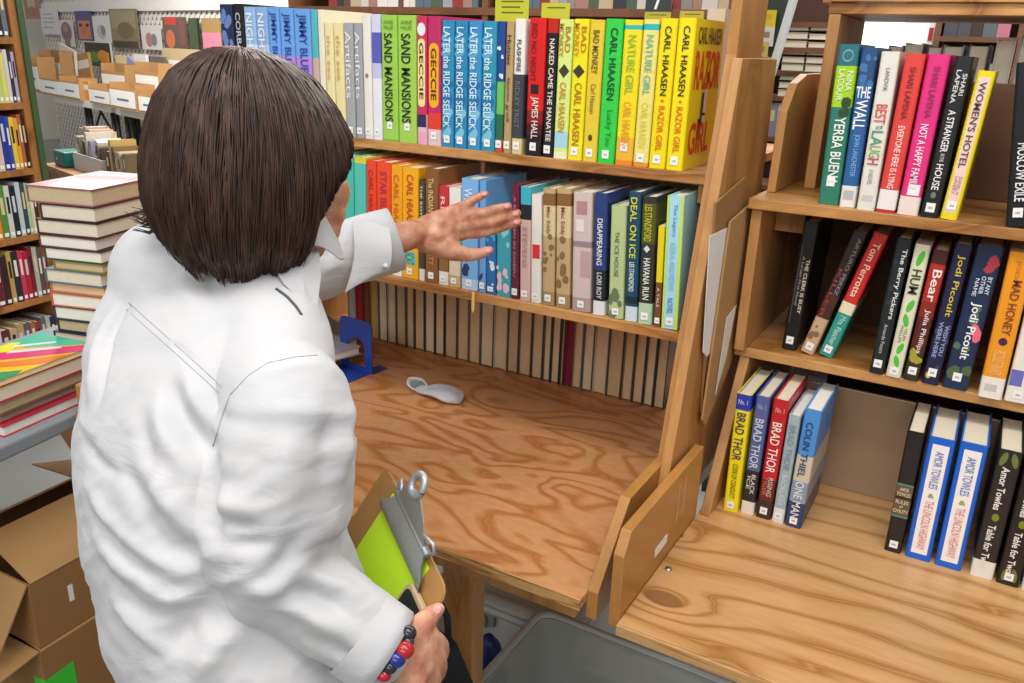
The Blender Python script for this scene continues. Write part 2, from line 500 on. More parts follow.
    for q in cover_text:
        s_, a0, a1, v0, v1, c = q
        put_text(tm, s_, (w / 2 + 0.0005, a0 * d, v0 * h), (0, (a1 - a0) * d, 0), (0, 0, (v1 - v0) * h), tidx(c), 0.02)
    if tm.v:
        tm.build('lettering', tmats, t)
    if sticker:
        su = min(0.36, 0.0065 / w)
        sb = MB()
        v0 = 0.035 if sticker is True else sticker
        sb.add([(-su * w, -0.0012, v0 * h), (su * w, -0.0012, v0 * h), (su * w, -0.0012, (v0 + 0.06) * h), (-su * w, -0.0012, (v0 + 0.06) * h)], [(0, 1, 2, 3)], 0)
        sb.add([(-su * w * 0.5, -0.0013, (v0 + 0.02) * h), (su * w * 0.5, -0.0013, (v0 + 0.02) * h), (su * w * 0.5, -0.0013, (v0 + 0.035) * h), (-su * w * 0.5, -0.0013, (v0 + 0.035) * h)], [(0, 1, 2, 3)], 1)
        sb.build('call_number_sticker', [WHITE, M('#b7b7bb', 0.6)], t)
    return t

def row(y, z, group, items, lean_of=None):
    for it in items:
        x0, x1, h, xt, col, label = it[:6]
        kw = dict(it[6]) if len(it) > 6 else {}
        w = x1 - x0 - 0.0006
        lean = kw.pop('lean', None)
        if lean is None:
            lean = lean_of((x0 + x1) / 2) if lean_of else math.degrees(math.atan2(xt - x0, h))
        yy = kw.pop('y', y)
        book((x0 + x1) / 2, yy, z, w, h, col=col, label=label, group=group, lean=lean, **kw)

# ------------------------------------------------------------------ books on the centre unit, upper shelf
GA = 'novels on the upper shelf of the centre unit'
Y = '#f2e21c'
def wave(seed):
    return (('s', 0, 1, 0.03, 0.3, '#7fc3dc', 7), ('s', 0, 1, 0.35, 0.62, '#1c6fa8', 6), ('s', 0, 1, 0.68, 0.97, '#57a9cf', 6))
def wtx(c='#d9f1f7'):
    return (('LATER the RIDGE SELICK', .2, .72, .16, .95, c),)
grad = ((0, .45, '#d889c4'), (.45, .62, '#b58fdc'), (.62, 1, '#6fa8ea'))
row(YU + .004, ZU, GA, [
 (-1.131, -1.091, .256, -1.131, '#1d2c52', 'navy patterned hardcover rising behind the hair, far left of the upper shelf', dict(patches=(('s', .1, .9, .5, .95, '#6d87c4', 9),))),
 (-1.090, -1.058, .257, -1.090, '#17171b', 'black hardcover between a navy and a pale blue spine above the hair', dict(tx=(('CORBAN', .3, .75, .55, .93, '#c9c9d4'),))),
 (-1.057, -1.022, .251, -1.057, '#9cc1ea', 'pale blue spine just right of the black one above the hair', dict(tx=(('NIGHT', .2, .75, .6, .95, '#f4f8ff'),), bands=((.5, .7, '#c9dcf4'),))),
 (-1.021, -.987, .251, -1.021, '#8fb4e2', 'second pale blue spine above the hair, touching the brighter blue trio', dict(tx=(('NIGHT', .2, .75, .6, .95, '#f4f8ff'),), bands=((.5, .7, '#b9c9e6'),))),
 (-.986, -.953, .251, -.986, '#6fa8ea', 'blue to pink spine, leftmost of the matching trio above the hair', dict(bands=grad, tx=(('JIMMY BLUE', .2, .8, .5, .96, '#2a4fa8'),))),
 (-.952, -.913, .249, -.952, '#6fa8ea', 'blue to pink spine, middle of the matching trio above the hair', dict(bands=grad, tx=(('JIMMY BLUE', .2, .8, .5, .96, '#2a4fa8'),))),
 (-.912, -.866, .248, -.912, '#6fa8ea', 'blue to pink spine, rightmost and widest of the trio above the hair', dict(bands=grad, tx=(('JIMMY BLUE', .2, .8, .5, .96, '#2a4fa8'),))),
 (-.865, -.847, .247, -.865, '#58b9c4', 'thin teal spine with an orange foot beside the blue and pink trio', dict(bands=((0, .62, '#c9b3a0'),))),
 (-.846, -.830, .247, -.846, '#efe6cf', 'tall cream spine right of the thin teal one', {}),
 (-.829, -.806, .222, -.829, '#efe3ae', 'shorter pale yellow spine, left one of a pair beside the hair', dict(tx=(('the sea', .3, .7, .5, .9, '#d8b26a'),))),
 (-.805, -.779, .222, -.805, '#efe0a6', 'shorter pale yellow spine, right one of a pair, against grey books', dict(tx=(('the sea', .3, .7, .5, .9, '#d8b26a'),))),
 (-.778, -.753, .223, -.778, '#a9aaad', 'grey spine with white lettering, left of the grey pair', dict(tx=(('Artifacts', .2, .8, .35, .93, '#f3f3f3', 'v', 0.0),))),
 (-.752, -.7305, .223, -.752, '#a2a4a8', 'grey spine with white lettering, right of the grey pair', dict(tx=(('Artifacts', .2, .8, .35, .93, '#f3f3f3', 'v', 0.0),))),
 (-.730, -.7080, .238, -.730, '#ece8de', 'white spine with a small brown dot at mid height, beside the grey pair', dict(patches=(('e', .3, .7, .5, .54, '#9d7f63'),))),
 (-.7075, -.6835, .240, -.701, '#eceaf2', 'white spine fading to violet at the top, left of the lime green pair', dict(bands=((.5, .62, '#c9c6ea'), (.62, .86, '#5f5fbe'), (.86, 1, '#d9d6ee')))),
 (-.6825, -.6425, .239, -.677, '#9fcf52', 'lime green spine with black capitals, left of the twin green pair', dict(tx=(('SAND MANSIONS', .22, .72, .16, .86, '#20301a'), ('ANNE', .2, .8, .93, .96, '#6b9a33', 'h'), ('WALLER', .2, .8, .89, .92, '#6b9a33', 'h')), patches=(('r', 0, 1, 0, .015, '#7fb33a'),), sticker=.10)),
 (-.642, -.5965, .239, -.639, '#a3d155', 'lime green spine with black capitals, right of the twin green pair', dict(tx=(('SAND MANSIONS', .22, .72, .16, .86, '#20301a'), ('ANNE', .2, .8, .93, .96, '#6b9a33', 'h'), ('WALLER', .2, .8, .89, .92, '#6b9a33', 'h')), sticker=.10)),
 (-.596, -.5715, .238, -.594, '#cf2f5e', 'crimson pink spine with a white roundel and cream oval, beside the green pair', dict(bands=((0, .1, '#e8a9c0'), (.1, .24, '#e9b8c9')), patches=(('e', .1, .9, .85, .95, '#f4e9ee'), ('p', .15, .85, .3, .83, '#f7e39a'), ('r', .05, .95, .14, .24, '#33294f')), tx=(('GECCIE', .3, .7, .36, .8, '#3a2a2a'),), sticker=False)),
 (-.571, -.5385, .238, -.570, '#c02d63', 'magenta spine with a golden oval, left of the blue wave books', dict(bands=((0, .13, '#e3c4c4'), (.13, .26, '#e2402c')), patches=(('p', .15, .85, .3, .8, '#f2b21f'),), tx=(('GECCIE', .3, .7, .36, .76, '#5d2a1a'),), sticker=.05)),
 (-.538, -.5085, .231, -.538, '#2f8cba', 'blue wave patterned spine, first of four from the left', dict(patches=wave(1), tx=wtx())),
 (-.508, -.4785, .231, -.510, '#2b86b4', 'blue wave patterned spine, second of four from the left', dict(patches=wave(2), tx=wtx())),
 (-.478, -.4475, .231, -.481, '#3a8fc9', 'blue wave patterned spine, third of four from the left', dict(patches=wave(3), tx=wtx())),
 (-.447, -.4155, .231, -.451, '#2f93b4', 'blue wave patterned spine, last of four beside the multicoloured thin spine', dict(patches=wave(4), tx=wtx())),
 (-.415, -.3975, .231, -.422, '#23468f', 'thin multicoloured spine of blue, white and green with an orange foot', dict(bands=((0, .1, '#c8502c'), (.1, .3, '#2c6a4a'), (.3, .55, '#6fbf5f')), patches=(('s', 0, 1, .5, .9, '#d9e6f2', 5),))),
 (-.397, -.380, .231, -.404, '#b99a6b', 'thin tan spine between multicoloured and white ones', dict(tx=(('Huizies', .25, .75, .68, .9, '#4a3a22'), ('lauren groff', .25, .75, .24, .58, '#6a5230')))),
 (-.3795, -.356, .236, -.388, '#eceae6', 'spine white above and charcoal below with a cream foot', dict(bands=((0, .12, '#d9c88f'), (.12, .6, '#3c4149')), tx=(('FLASHFIRE', .3, .7, .62, .85, '#3a3a40'), ('RIDLEY TRIST', .25, .7, .2, .55, '#6f747c')))),
 (-.350, -.3145, .238, -.360, '#d81f1c', 'wide red spine darkening to black at the foot', dict(bands=((0, .16, '#231417'), (.16, .24, '#4a161a'), (.24, .34, '#8c1a1c')), patches=(('r', .25, .7, .46, .53, '#2a1514'),), tx=(('RED NO NIGHT', .2, .5, .55, .96, '#7d0f10'), ('JAMES HALL', .25, .75, .13, .44, '#f0d9d0')), sticker=.04)),
 (-.314, -.2915, .237, -.325, '#1c1719', 'black spine with a red top beside the wide red one', dict(bands=((.9, 1, '#c2201e'),), tx=(('NAKED CAME THE MANATEE', .35, .8, .12, .86, '#eadfd6'),), sticker=.03)),
 (-.291, -.2625, .236, -.303, '#d9ea84', 'pale lime spine with black diamond and pale blue foot', dict(bands=((0, .05, '#e9eec9'), (.08, .2, '#a9d4e2')), patches=(('d', .15, .9, .59, .69, '#3a3a26'),), tx=(('BAD', .52, .88, .77, .95, '#b0862a'), ('MONKEY', .08, .42, .74, .97, '#b58a2a'), ('CARL HIAASEN', .3, .75, .2, .56, '#c98c22')), sticker=False)),
 (-.262, -.2325, .237, -.276, '#f0e41e', 'bright yellow spine with black diamond and orange lettering', dict(patches=(('d', .1, .9, .59, .69, '#3a3a26'),), tx=(('BAD', .55, .9, .77, .95, '#c27f1c'), ('MONKEY', .08, .44, .74, .97, '#c98a1c'), ('CARL HIAASEN', .3, .78, .11, .56, '#b9761a')))),
 (-.232, -.2035, .236, -.246, '#e6c93a', 'mustard yellow spine left of the bright green one', dict(tx=(('BAD MONKEY', .3, .72, .63, .93, '#6a5a1c'), ('Carl Hiaasen', .35, .68, .35, .56, '#6a5a1c', 'v', 0)), patches=(('e', .35, .65, .15, .2, '#5a4a1a'),))),
 (-.203, -.1695, .238, -.220, '#35cf4a', 'bright green spine with dark green lettering', dict(tx=(('CARL HIAASEN', .35, .75, .45, .94, '#15481c'), ('Lucky You', .35, .75, .13, .38, '#1b7a2a', 'v', 0)))),
 (-.169, -.1355, .237, -.186, '#f2dc1e', 'yellow spine with turquoise top band and orange foot, left of the pair', dict(bands=((0, .035, '#ee8a2a'), (.035, .2, '#f0b53a'), (.935, .965, '#2fb7b4')), tx=(('NATURE GIRL', .3, .75, .5, .9, '#93c23a'), ('CARL HIAASEN', .3, .75, .14, .45, '#e8a02c')), sticker=.1)),
 (-.135, -.1065, .238, -.155, '#ecdf7c', 'paler yellow spine with a turquoise top band, right of the pair', dict(bands=((0, .03, '#e8932f'), (.93, .97, '#2fb7b4')), tx=(('NATURE GIRL', .3, .75, .5, .9, '#7cb8a0'), ('CARL HIAASEN', .3, .75, .14, .45, '#e2d24a')))),
 (-.106, -.0755, .240, -.127, '#f2dc14', "yellow spine with black and orange capitals, second from the upper shelf's right end", dict(tx=(('CARL HIAASEN', .35, .72, .5, .95, '#2a2410'), ('RAZOR GIRL', .35, .72, .12, .43, '#d8701a')), patches=(('d', .4, .65, .45, .475, '#d8701a'),))),
 (-.075, -.0440, .241, -.098, '#f4e012', 'yellow hardcover showing its red titled front cover, right end of the upper shelf', dict(
   tx=(('CARL HIAASEN', .35, .72, .5, .95, '#2a2410'), ('RAZOR GIRL', .35, .72, .12, .43, '#d8701a')), patches=(('d', .4, .65, .45, .475, '#d8701a'),),
   cover_text=(('CARL HIAASEN', .12, .92, .84, .95, '#5a4a14'), ('RAZOR', .1, .96, .54, .8, '#dc3a14'), ('GIRL', .1, .8, .1, .32, '#dc3a14')),
   cover_patches=((.42, .50, .30, .52, '#2a2420'), (.50, .60, .36, .58, '#e9dcd2'), (.53, .60, .58, .66, '#8c3a20'), (.36, .44, .2, .34, '#2a2420'), (.5, .58, .2, .38, '#f0e8e0')))),
], lambda x: 0.0)
# ------------------------------------------------------------------ centre unit, middle shelf
GB = 'novels on the middle shelf of the centre unit'
row(YL + .008, ZL, GB, [
 (-.800, -.764, .232, -.800, '#3fae9c', 'teal green spine beside the cheek, leftmost visible on the middle shelf', {}),
 (-.762, -.7285, .230, -.752, '#4dbfae', 'teal spine above the raised white cuff, left one of two', {}),
 (-.728, -.696, .232, -.718, '#57c4b4', 'teal spine with a yellow top edge, right one of two', dict(bands=((.95, 1, '#d9cf3a'),))),
 (-.6955, -.6695, .228, -.689, '#ec4a28', 'red orange spine, left one of two above the cuff', dict(tx=(('CARL HIAASEN', .3, .75, .4, .92, '#b92a1c'),))),
 (-.669, -.6325, .228, -.662, '#f0512a', 'red orange spine, right one of two above the wrist', dict(tx=(('STAR ISLAND', .3, .75, .4, .92, '#b92a4c'),), patches=(('e', .3, .8, .06, .12, '#7fd0c4'),))),
 (-.632, -.6035, .225, -.627, '#f2a81e', 'golden orange spine with a white foot, left of the lettered pair', dict(bands=((0, .17, '#eee9df'),), tx=(('CARL HIAASEN', .3, .75, .3, .92, '#d8641e'),), patches=(('e', .3, .7, .06, .12, '#8f8f8f'),))),
 (-.603, -.5625, .224, -.600, '#f5b01a', 'golden orange spine with red capitals, right of the lettered pair', dict(tx=(('CARL HIAASEN', .32, .72, .42, .94, '#cf3a20'), ('SCAT', .2, .8, .13, .24, '#2f8f8a', 'v')), patches=(('r', .1, .9, .12, .25, '#8cc7a8'),))),
 (-.5605, -.546, .203, -.5595, '#4a4238', 'thin dark spine with white lettering beside the golden pair', dict(tx=(('THE ROYAL GAME', .3, .7, .35, .95, '#d9d4c9'),), bands=((0, .12, '#e4dfd2'),), sticker=False)),
 (-.5455, -.513, .227, -.5445, '#8a5a30', 'brown spine with gold lettering left of the hand', dict(tx=(('The INDIAN CLERK', .3, .68, .45, .92, '#e0c48a'), ('LEAVITT', .3, .7, .16, .4, '#c79a52')))),
 (-.5125, -.4885, .196, -.5125, '#c8363a', 'short red spine with a white foot behind the thumb side of the hand', dict(bands=((0, .14, '#eae4d8'), (.14, .32, '#8a6a3a')), tx=(('RED', .3, .7, .6, .9, '#f0d0c8'),))),
 (-.488, -.4595, .196, -.489, '#ded2b8', 'short cream spine behind the palm', dict(bands=((.8, 1, '#eeeae2'), (0, .12, '#d0ae72')))),
 (-.458, -.4185, .216, -.461, '#7db4e6', 'wide light blue spine directly behind the hand', dict(bands=((0, .1, '#b9d4ec'),), tx=(('WISH', .2, .7, .72, .92, '#dcecf8'),), patches=(('s', .05, .5, .1, .25, '#2a3a6a', 3),))),
 (-.416, -.400, .216, -.419, '#6ba6dc', 'narrow light blue spine behind the fingers', dict(patches=(('s', .05, .7, .1, .2, '#2a3a6a', 3),))),
 (-.3995, -.377, .160, -.403, '#2a6fae', 'short blue patterned book under the fingers', dict(patches=(('s', 0, 1, .1, .6, '#e4e9f2', 7), ('s', 0, 1, .6, .95, '#57a9cf', 5)))),
 (-.3765, -.344, .160, -.381, '#3fa3b4', 'short teal patterned book with white splashes under the fingertips', dict(patches=(('s', 0, 1, .06, .5, '#e9c4cf', 8), ('s', 0, 1, .55, .95, '#8fd4d8', 5)), sticker=False)),
 (-.343, -.326, .216, -.351, '#6a1f38', 'narrow maroon spine touched by the fingertips', dict(tx=(('A KITCHEN IN CORFU', .35, .65, .2, .9, '#c08a98'),))),
 (-.3245, -.301, .214, -.333, '#d8b3ac', 'pink spine with turquoise and black top right of the maroon one', dict(bands=((.85, 1, '#3fb0c4'), (.72, .85, '#26262c')), tx=(('STEVENS', .3, .7, .3, .66, '#b98a88'),))),
 (-.3005, -.278, .202, -.309, '#e9e4da', 'white spine with a small red block at mid height', dict(patches=(('r', .2, .9, .42, .55, '#d8303a'),))),
 (-.2755, -.2495, .216, -.287, '#c2a679', 'sepia tan spine, left one of the matching pair', dict(bands=((.86, .96, '#8a6238'), (.6, .86, '#dcc59a'), (0, .12, '#a88a5a')), patches=(('s', .1, .9, .2, .6, '#8a6a3e', 8),), tx=(('Mac Eddy', .3, .65, .62, .85, '#8a6238'),))),
 (-.2475, -.2175, .219, -.260, '#c4a87c', 'sepia tan spine, right one of the matching pair', dict(bands=((.86, .96, '#8a6238'), (.6, .86, '#dcc59a'), (0, .12, '#a88a5a')), patches=(('s', .1, .9, .2, .6, '#8a6a3e', 8),), tx=(('Mac Eddy', .3, .65, .62, .85, '#8a6238'),))),
 (-.214, -.1755, .216, -.228, '#d3c0b8', 'wide dusty pink spine with pale picture panels', dict(bands=((.55, .6, '#9a8484'), (0, .12, '#b49a96')), patches=(('r', .2, .75, .82, .93, '#b48a88'), ('r', .45, .95, .3, .52, '#c2a09e'), ('r', .2, .6, .68, .78, '#e9dcd6')))),
 (-.172, -.147, .219, -.188, '#2b3f7a', 'navy spine with white capitals and a white foot', dict(bands=((0, .12, '#e4e4e6'), (.12, .38, '#23262f')), tx=(('DISAPPEARING', .3, .72, .42, .8, '#e9e9f0'), ('LORI ROY', .35, .75, .14, .36, '#d8d8de')), sticker=False)),
 (-.141, -.111, .201, -.157, '#b9c98f', 'pale sage green spine shorter than its neighbours', dict(tx=(('THE ICE HOUSE', .35, .62, .38, .78, '#3f4a30', 'v', 0),), patches=(('s', 0, 1, .03, .26, '#6a7a58', 8),))),
 (-.109, -.085, .228, -.129, '#1f4a63', 'deep teal blue spine with yellow green and white lettering', dict(bands=((.14, .2, '#16303c'), (0, .12, '#cfdfe4')), tx=(('DEAL ON ICE', .25, .75, .5, .96, '#d3dc3a'), ('LES STANDIFORD', .3, .7, .24, .47, '#dfe9ee')), sticker=False)),
 (-.084, -.057, .223, -.103, '#34342f', 'charcoal spine with white lettering and a pale green foot', dict(bands=((0, .17, '#b5cfae'), (.64, .95, '#55551f')), patches=(('d', .25, .7, .57, .63, '#d8d8d4'),), tx=(('LES STANDIFORD', .25, .75, .66, .94, '#c6c23a'), ('HAVANA RUN', .3, .75, .2, .53, '#eceae4')))),
 (-.053, -.0405, .177, -.066, '#e8cf1f', 'small yellow and brown paperback squeezed near the right end', dict(hard=False, bands=((0, .45, '#7a4a2a'),), tx=(('A TALE', .3, .7, .2, .4, '#d8c8b4'),))),
 (-.0385, -.0095, .230, -.0585, '#a9dbe8', 'pale blue spine edged in lime, last at the right end of the middle shelf', dict(patches=(('r', 0, .12, 0, 1, '#c6e24a'), ('r', .8, 1, 0, 1, '#c6e24a')), tx=(('The Legacy', .35, .65, .7, .94, '#3f7fb4', 'v', 0), ('KEIRA ANDREWS', .3, .65, .3, .66, '#8fc4da'), ('NOVEL', .3, .65, .12, .24, '#3f7fb4')), sticker=.03)),
], lambda x: max(-2.7, min(1.2, 1.2 - (x + .63) * 10.0)))
# ------------------------------------------------------------------ bottom row: books of the next aisle seen from their fore-edges
GC = 'page edges facing out on the worktop'
edge = [-.981, -.949, -.921, -.886, -.859, -.825, -.792, -.761, -.721, -.685, -.650, -.610, -.570, -.536, -.500, -.467, -.445, -.420, -.408, -.386, -.360, -.331, -.295, -.256, -.228, -.200, -.175, -.147]
pre = [-1.09, -1.06, -1.035, -1.008]
CC = ['#4a4036', '#57606a', '#7a6a54', '#3e3834', '#8a8378', '#4a4038', '#5a5a4a', '#8a6a50', '#c8bca8', '#46423e']
pcs = ['#ecd6b0', '#e2c89e', '#f0deba', '#dabf94', '#e8cda0']
allx = pre + edge
nm = ['first', 'second', 'third', 'fourth', 'fifth', 'sixth', 'seventh', 'eighth', 'ninth', 'tenth', 'eleventh', 'twelfth', 'thirteenth', 'fourteenth', 'fifteenth', 'sixteenth', 'seventeenth', 'eighteenth', 'nineteenth', 'twentieth', 'twenty-first', 'twenty-second', 'twenty-third', 'twenty-fourth', 'twenty-fifth', 'twenty-sixth', 'twenty-seventh', 'twenty-eighth', 'twenty-ninth', 'thirtieth', 'thirty-first', 'thirty-second', 'thirty-third', 'thirty-fourth', 'thirty-fifth']
special = {1: ('#a8242c', '#a8282e'), 2: ('#7a3a2a', '#8a4a34'), 3: ('#c9a040', '#c8ab6a'), 0: ('#9a948c', '#b4aca2'), 22: ('#8a1a3a', '#8c2444')}
nC = len(allx) - 1
for i in range(nC):
    x0, x1 = allx[i], allx[i + 1]
    w = x1 - x0 - 0.001
    c = CC[(i * 7 + 3) % len(CC)]; pc = pcs[(i * 3) % len(pcs)]
    if i in special: c, pc = special[i]
    k = nC - 1 - i
    where = 'counted from the right end of the row'
    d = 0.15
    adj = 'red' if i == 1 else 'crimson' if i == 22 else 'cream'
    book((x0 + x1) / 2, 0.742 + d, 0.0, w, 0.205 + 0.03 * ((i * 5) % 4) / 3, d=d, col=c, rotz=PI, hard=True, sticker=False, page=M(pc, 0.8, 0.08, 90), group=GC,
         label='%s page edges facing out under the middle shelf, %s %s' % (adj, nm[k], 'from the right end'))

# ------------------------------------------------------------------ right unit, top level
G1 = 'novels on the top level of the right unit'
row(Y1 + .008, Z1, G1, [
 (.163, .197, .253, .158, '#2f7d66', 'green hardcover with lime upper half and white capitals, leftmost on the top level', dict(y=.503, bands=((.62, .87, '#a6d422'), (.87, 1, '#2f6f78')), patches=(('e', .25, .75, .895, .97, '#6fb0b4'), ('e', .29, .71, .905, .96, '#2f6f78'), ('s', .5, .95, .57, .66, '#2a4a2a', 4)), tx=(('NINA', .58, .85, .72, .84, '#e9f2c8'), ('LACOUR', .2, .48, .66, .85, '#e9f2c8'), ('YERBA BUENA', .3, .8, .13, .56, '#f2f6ee')), sticker=.12)),
 (.198, .224, .249, .194, '#2f5f9a', 'blue hardcover with white title and a white foot, second on the top level', dict(y=.497, bands=((0, .14, '#e9e6e2'), (.8, 1, '#2a4f7f')), patches=(('s', 0, 1, .6, .95, '#3f74ae', 7), ('r', .2, .8, .05, .11, '#b9b9bd')), tx=(('THE', .08, .92, .695, .765, '#f4f6fa', 'h'), ('WALL', .15, .85, .5, .685, '#f4f6fa'), ('JOHN LANCHESTER', .3, .7, .2, .47, '#79b4ea')), sticker=False)),
 (.227, .2555, .244, .225, '#e6e2d6', 'ivory hardcover with multicoloured title letters on the top level', dict(tx=(('LANDVIK', .4, .62, .76, .9, '#4a4a4a', 'v', 0), ('BEST', .2, .8, .56, .68, '#d8564a'), ('TO', .35, .7, .525, .55, '#555555'), ('LA', .2, .8, .42, .515, '#4f9a7a'), ('UG', .2, .8, .345, .42, '#8fae5a'), ('H', .2, .8, .30, .34, '#c84a5a'), ('A NOVEL', .38, .62, .17, .27, '#777777', 'v', 0)), patches=(('r', .2, .8, .06, .10, '#c9c9c9'),), sticker=False)),
 (.2565, .286, .242, .260, '#e0453f', 'coral red hardcover with a white foot on the top level', dict(bands=((0, .02, '#c02a3a'), (.02, .15, '#efe9e6')), tx=(('SHARI LAPENA', .35, .65, .6, .92, '#8a1f22'), ('EVERYONE HERE IS LYING', .35, .68, .16, .56, '#f8dcd4')), sticker=False)),
 (.288, .320, .242, .2915, '#e2307f', 'hot pink hardcover with white capitals on the top level', dict(bands=((.0, .12, '#ecdcd2'),), patches=(('r', .3, .85, .13, .2, '#f4efec'),), tx=(('SHARI LAPENA', .35, .65, .62, .93, '#9a1a55'), ('NOT A HAPPY FAMILY', .3, .66, .17, .58, '#f8e4ee')), sticker=False)),
 (.322, .348, .240, .3285, '#222123', 'black hardcover with white capitals between the pink and yellow ones', dict(tx=(('SHARI', .6, .85, .77, .9, '#dedcd8'), ('LAPENA', .25, .5, .72, .92, '#dedcd8'), ('A STRANGER', .3, .7, .42, .68, '#f0eeea'), ('IN THE', .4, .62, .36, .41, '#d0ceca'), ('HOUSE', .3, .7, .18, .345, '#f0eeea')), patches=(('e', .35, .65, .125, .165, '#777777'),))),
 (.3505, .376, .221, .3615, '#f0d91c', 'yellow hardcover with a pink title strip leaning right on the top level', dict(patches=(('r', .17, .78, .05, .96, '#f2d2c0'),), tx=(("WOMEN'S HOTEL", .28, .68, .36, .93, '#5a4256'), ('DANIEL M', .5, .68, .18, .3, '#a07a70', 'v', 0), ('LAVERY', .28, .46, .18, .3, '#a07a70', 'v', 0)), sticker=.07)),
 (.441, .472, .236, .441, '#17171b', 'black hardcover with red author lettering at the right edge of the top level', dict(y=.482, tx=(('JOHN LAWTON', .4, .8, .6, .97, '#b01f4a'), ('MOSCOW EXILE', .3, .72, .16, .52, '#f0f0f0')), sticker=.06, lean=-8.0)),
])
G2 = 'novels on the middle level of the right unit'
row(.512, Z2, G2, [
 (.130, .157, .240, .137, '#19181b', 'black hardcover standing alone at the left of the middle level', dict(y=.548, tx=(('THE CLERK IS BUSY', .62, .85, .3, .72, '#d9d2b4'), ('A Larsen First Novel', .36, .52, .36, .74, '#a9a49a', 'v', 0)), patches=(('r', .2, .24, .22, .82, '#5a5a5a'),), sticker=.05)),
 (.165, .190, .239, .0, '#2b2422', 'dark hardcover with a beige foot, leaning right on the red and teal one', dict(y=.543, lean=13.6, bands=((0, .3, '#c9a888'), (.3, .5, '#4a2a24')), tx=(('ARTURO PEREZ', .55, .8, .5, .95, '#8f8a84'), ('KILLER', .2, .45, .3, .7, '#a03a30')), patches=(('s', .1, .9, .05, .28, '#8a6a50', 4),), sticker=.03)),
 (.1965, .2225, .239, .0, '#cf2f2a', 'leaning hardcover red above and teal below with a cream band', dict(y=.546, lean=13.8, bands=((0, .36, '#2f9a8c'), (.36, .45, '#efe0c0')), tx=(('Tom Perrotta', .3, .75, .5, .93, '#f4d8c0'), ('Mrs. Fletcher', .35, .72, .1, .34, '#bfe4da')), sticker=.03)),
 (.2885, .3125, .238, .2935, '#20272b', 'dark slate hardcover, first of the upright row beside the gap', dict(tx=(('The Berry Pickers', .45, .85, .42, .93, '#e6e6e2'), ('Amanda Peters', .4, .65, .16, .38, '#c9c9c4', 'v', 0)), patches=(('s', 0, 1, .5, 1, '#2c3a40', 5),), sticker=.05)),
 (.3155, .3405, .232, .322, '#e3e0c4', 'cream hardcover with bright green leaves', dict(patches=(('l', .2, .85, .84, .96, '#57c23a', 1), ('l', .25, .9, .5, .6, '#57c23a', 1), ('l', .2, .8, .39, .49, '#57c23a', -1), ('l', .25, .85, .18, .27, '#57c23a', 1), ('l', .2, .8, .08, .17, '#57c23a', -1)), tx=(('HUM', .2, .8, .64, .82, '#2a3a2a'), ('HELEN', .55, .75, .29, .38, '#6a6a52', 'v', 0), ('PHILLIPS', .28, .48, .27, .4, '#6a6a52', 'v', 0)), sticker=.02)),
 (.343, .3675, .226, .350, '#b92c26', 'red hardcover fading to a dark flowered foot', dict(bands=((0, .22, '#35331f'), (.22, .5, '#5a2420'), (.5, .62, '#8a2822'), (.9, 1, '#4a2420')), patches=(('s', .1, .9, .05, .24, '#a8a03a', 6),), tx=(('Bear', .3, .85, .62, .86, '#f4ece4'), ('Julia Phillips', .35, .75, .22, .56, '#f0dcd4')), sticker=.05)),
 (.372, .3985, .240, .379, '#232347', 'dark indigo hardcover with a yellow author name', dict(tx=(('Jodi Picoult', .3, .75, .5, .93, '#d8c23a'), ('WISH YOU', .58, .82, .22, .44, '#9fb0d8'), ('WERE HERE', .22, .46, .2, .46, '#9fb0d8')), patches=(('s', .1, .9, .05, .5, '#4a3a5a', 6), ('e', .15, .45, .04, .09, '#d8c23a')), sticker=.06)),
 (.403, .442, .243, .410, '#20304f', 'wide navy hardcover with pink flowers and a white author name', dict(patches=(('s', .05, .95, .3, .6, '#5f6f5a', 7), ('s', .05, .95, .1, .25, '#56663f', 4), ('s', .6, .95, .84, .95, '#b93a4a', 3), ('s', .55, .95, .36, .46, '#ec6a80', 5)), tx=(('BY ANY', .68, .84, .68, .8, '#d8e0ee', 'v'), ('OTHER', .46, .62, .68, .8, '#d8e0ee', 'v'), ('NAME', .25, .4, .66, .78, '#d8e0ee', 'v'), ('Jodi Picoult', .3, .72, .22, .62, '#f4f4f4')), sticker=.06)),
 (.457, .4925, .241, .455, '#ee9a1e', 'orange hardcover with maroon title and a white foot', dict(y=.502, bands=((0, .15, '#efe6da'),), tx=(('MAD HONEY', .38, .74, .45, .82, '#8a3a24'), ('JODI', .35, .55, .82, .95, '#d8701a', 'v', 0), ('PICOULT FINNEY', .25, .75, .17, .34, '#f6c47a')), patches=(('e', .35, .7, .375, .43, '#4a2344'), ('r', .2, .7, .05, .1, '#c9c4bc')), sticker=False)),
 (.4945, .530, .225, .494, '#ece6da', 'white hardcover with a violet blue block, at the right edge of the middle level', dict(y=.508, patches=(('r', .05, .55, .12, .24, '#6a6fb8'),), sticker=.03)),
])
G3 = 'group of novels at the left of the right worktop'
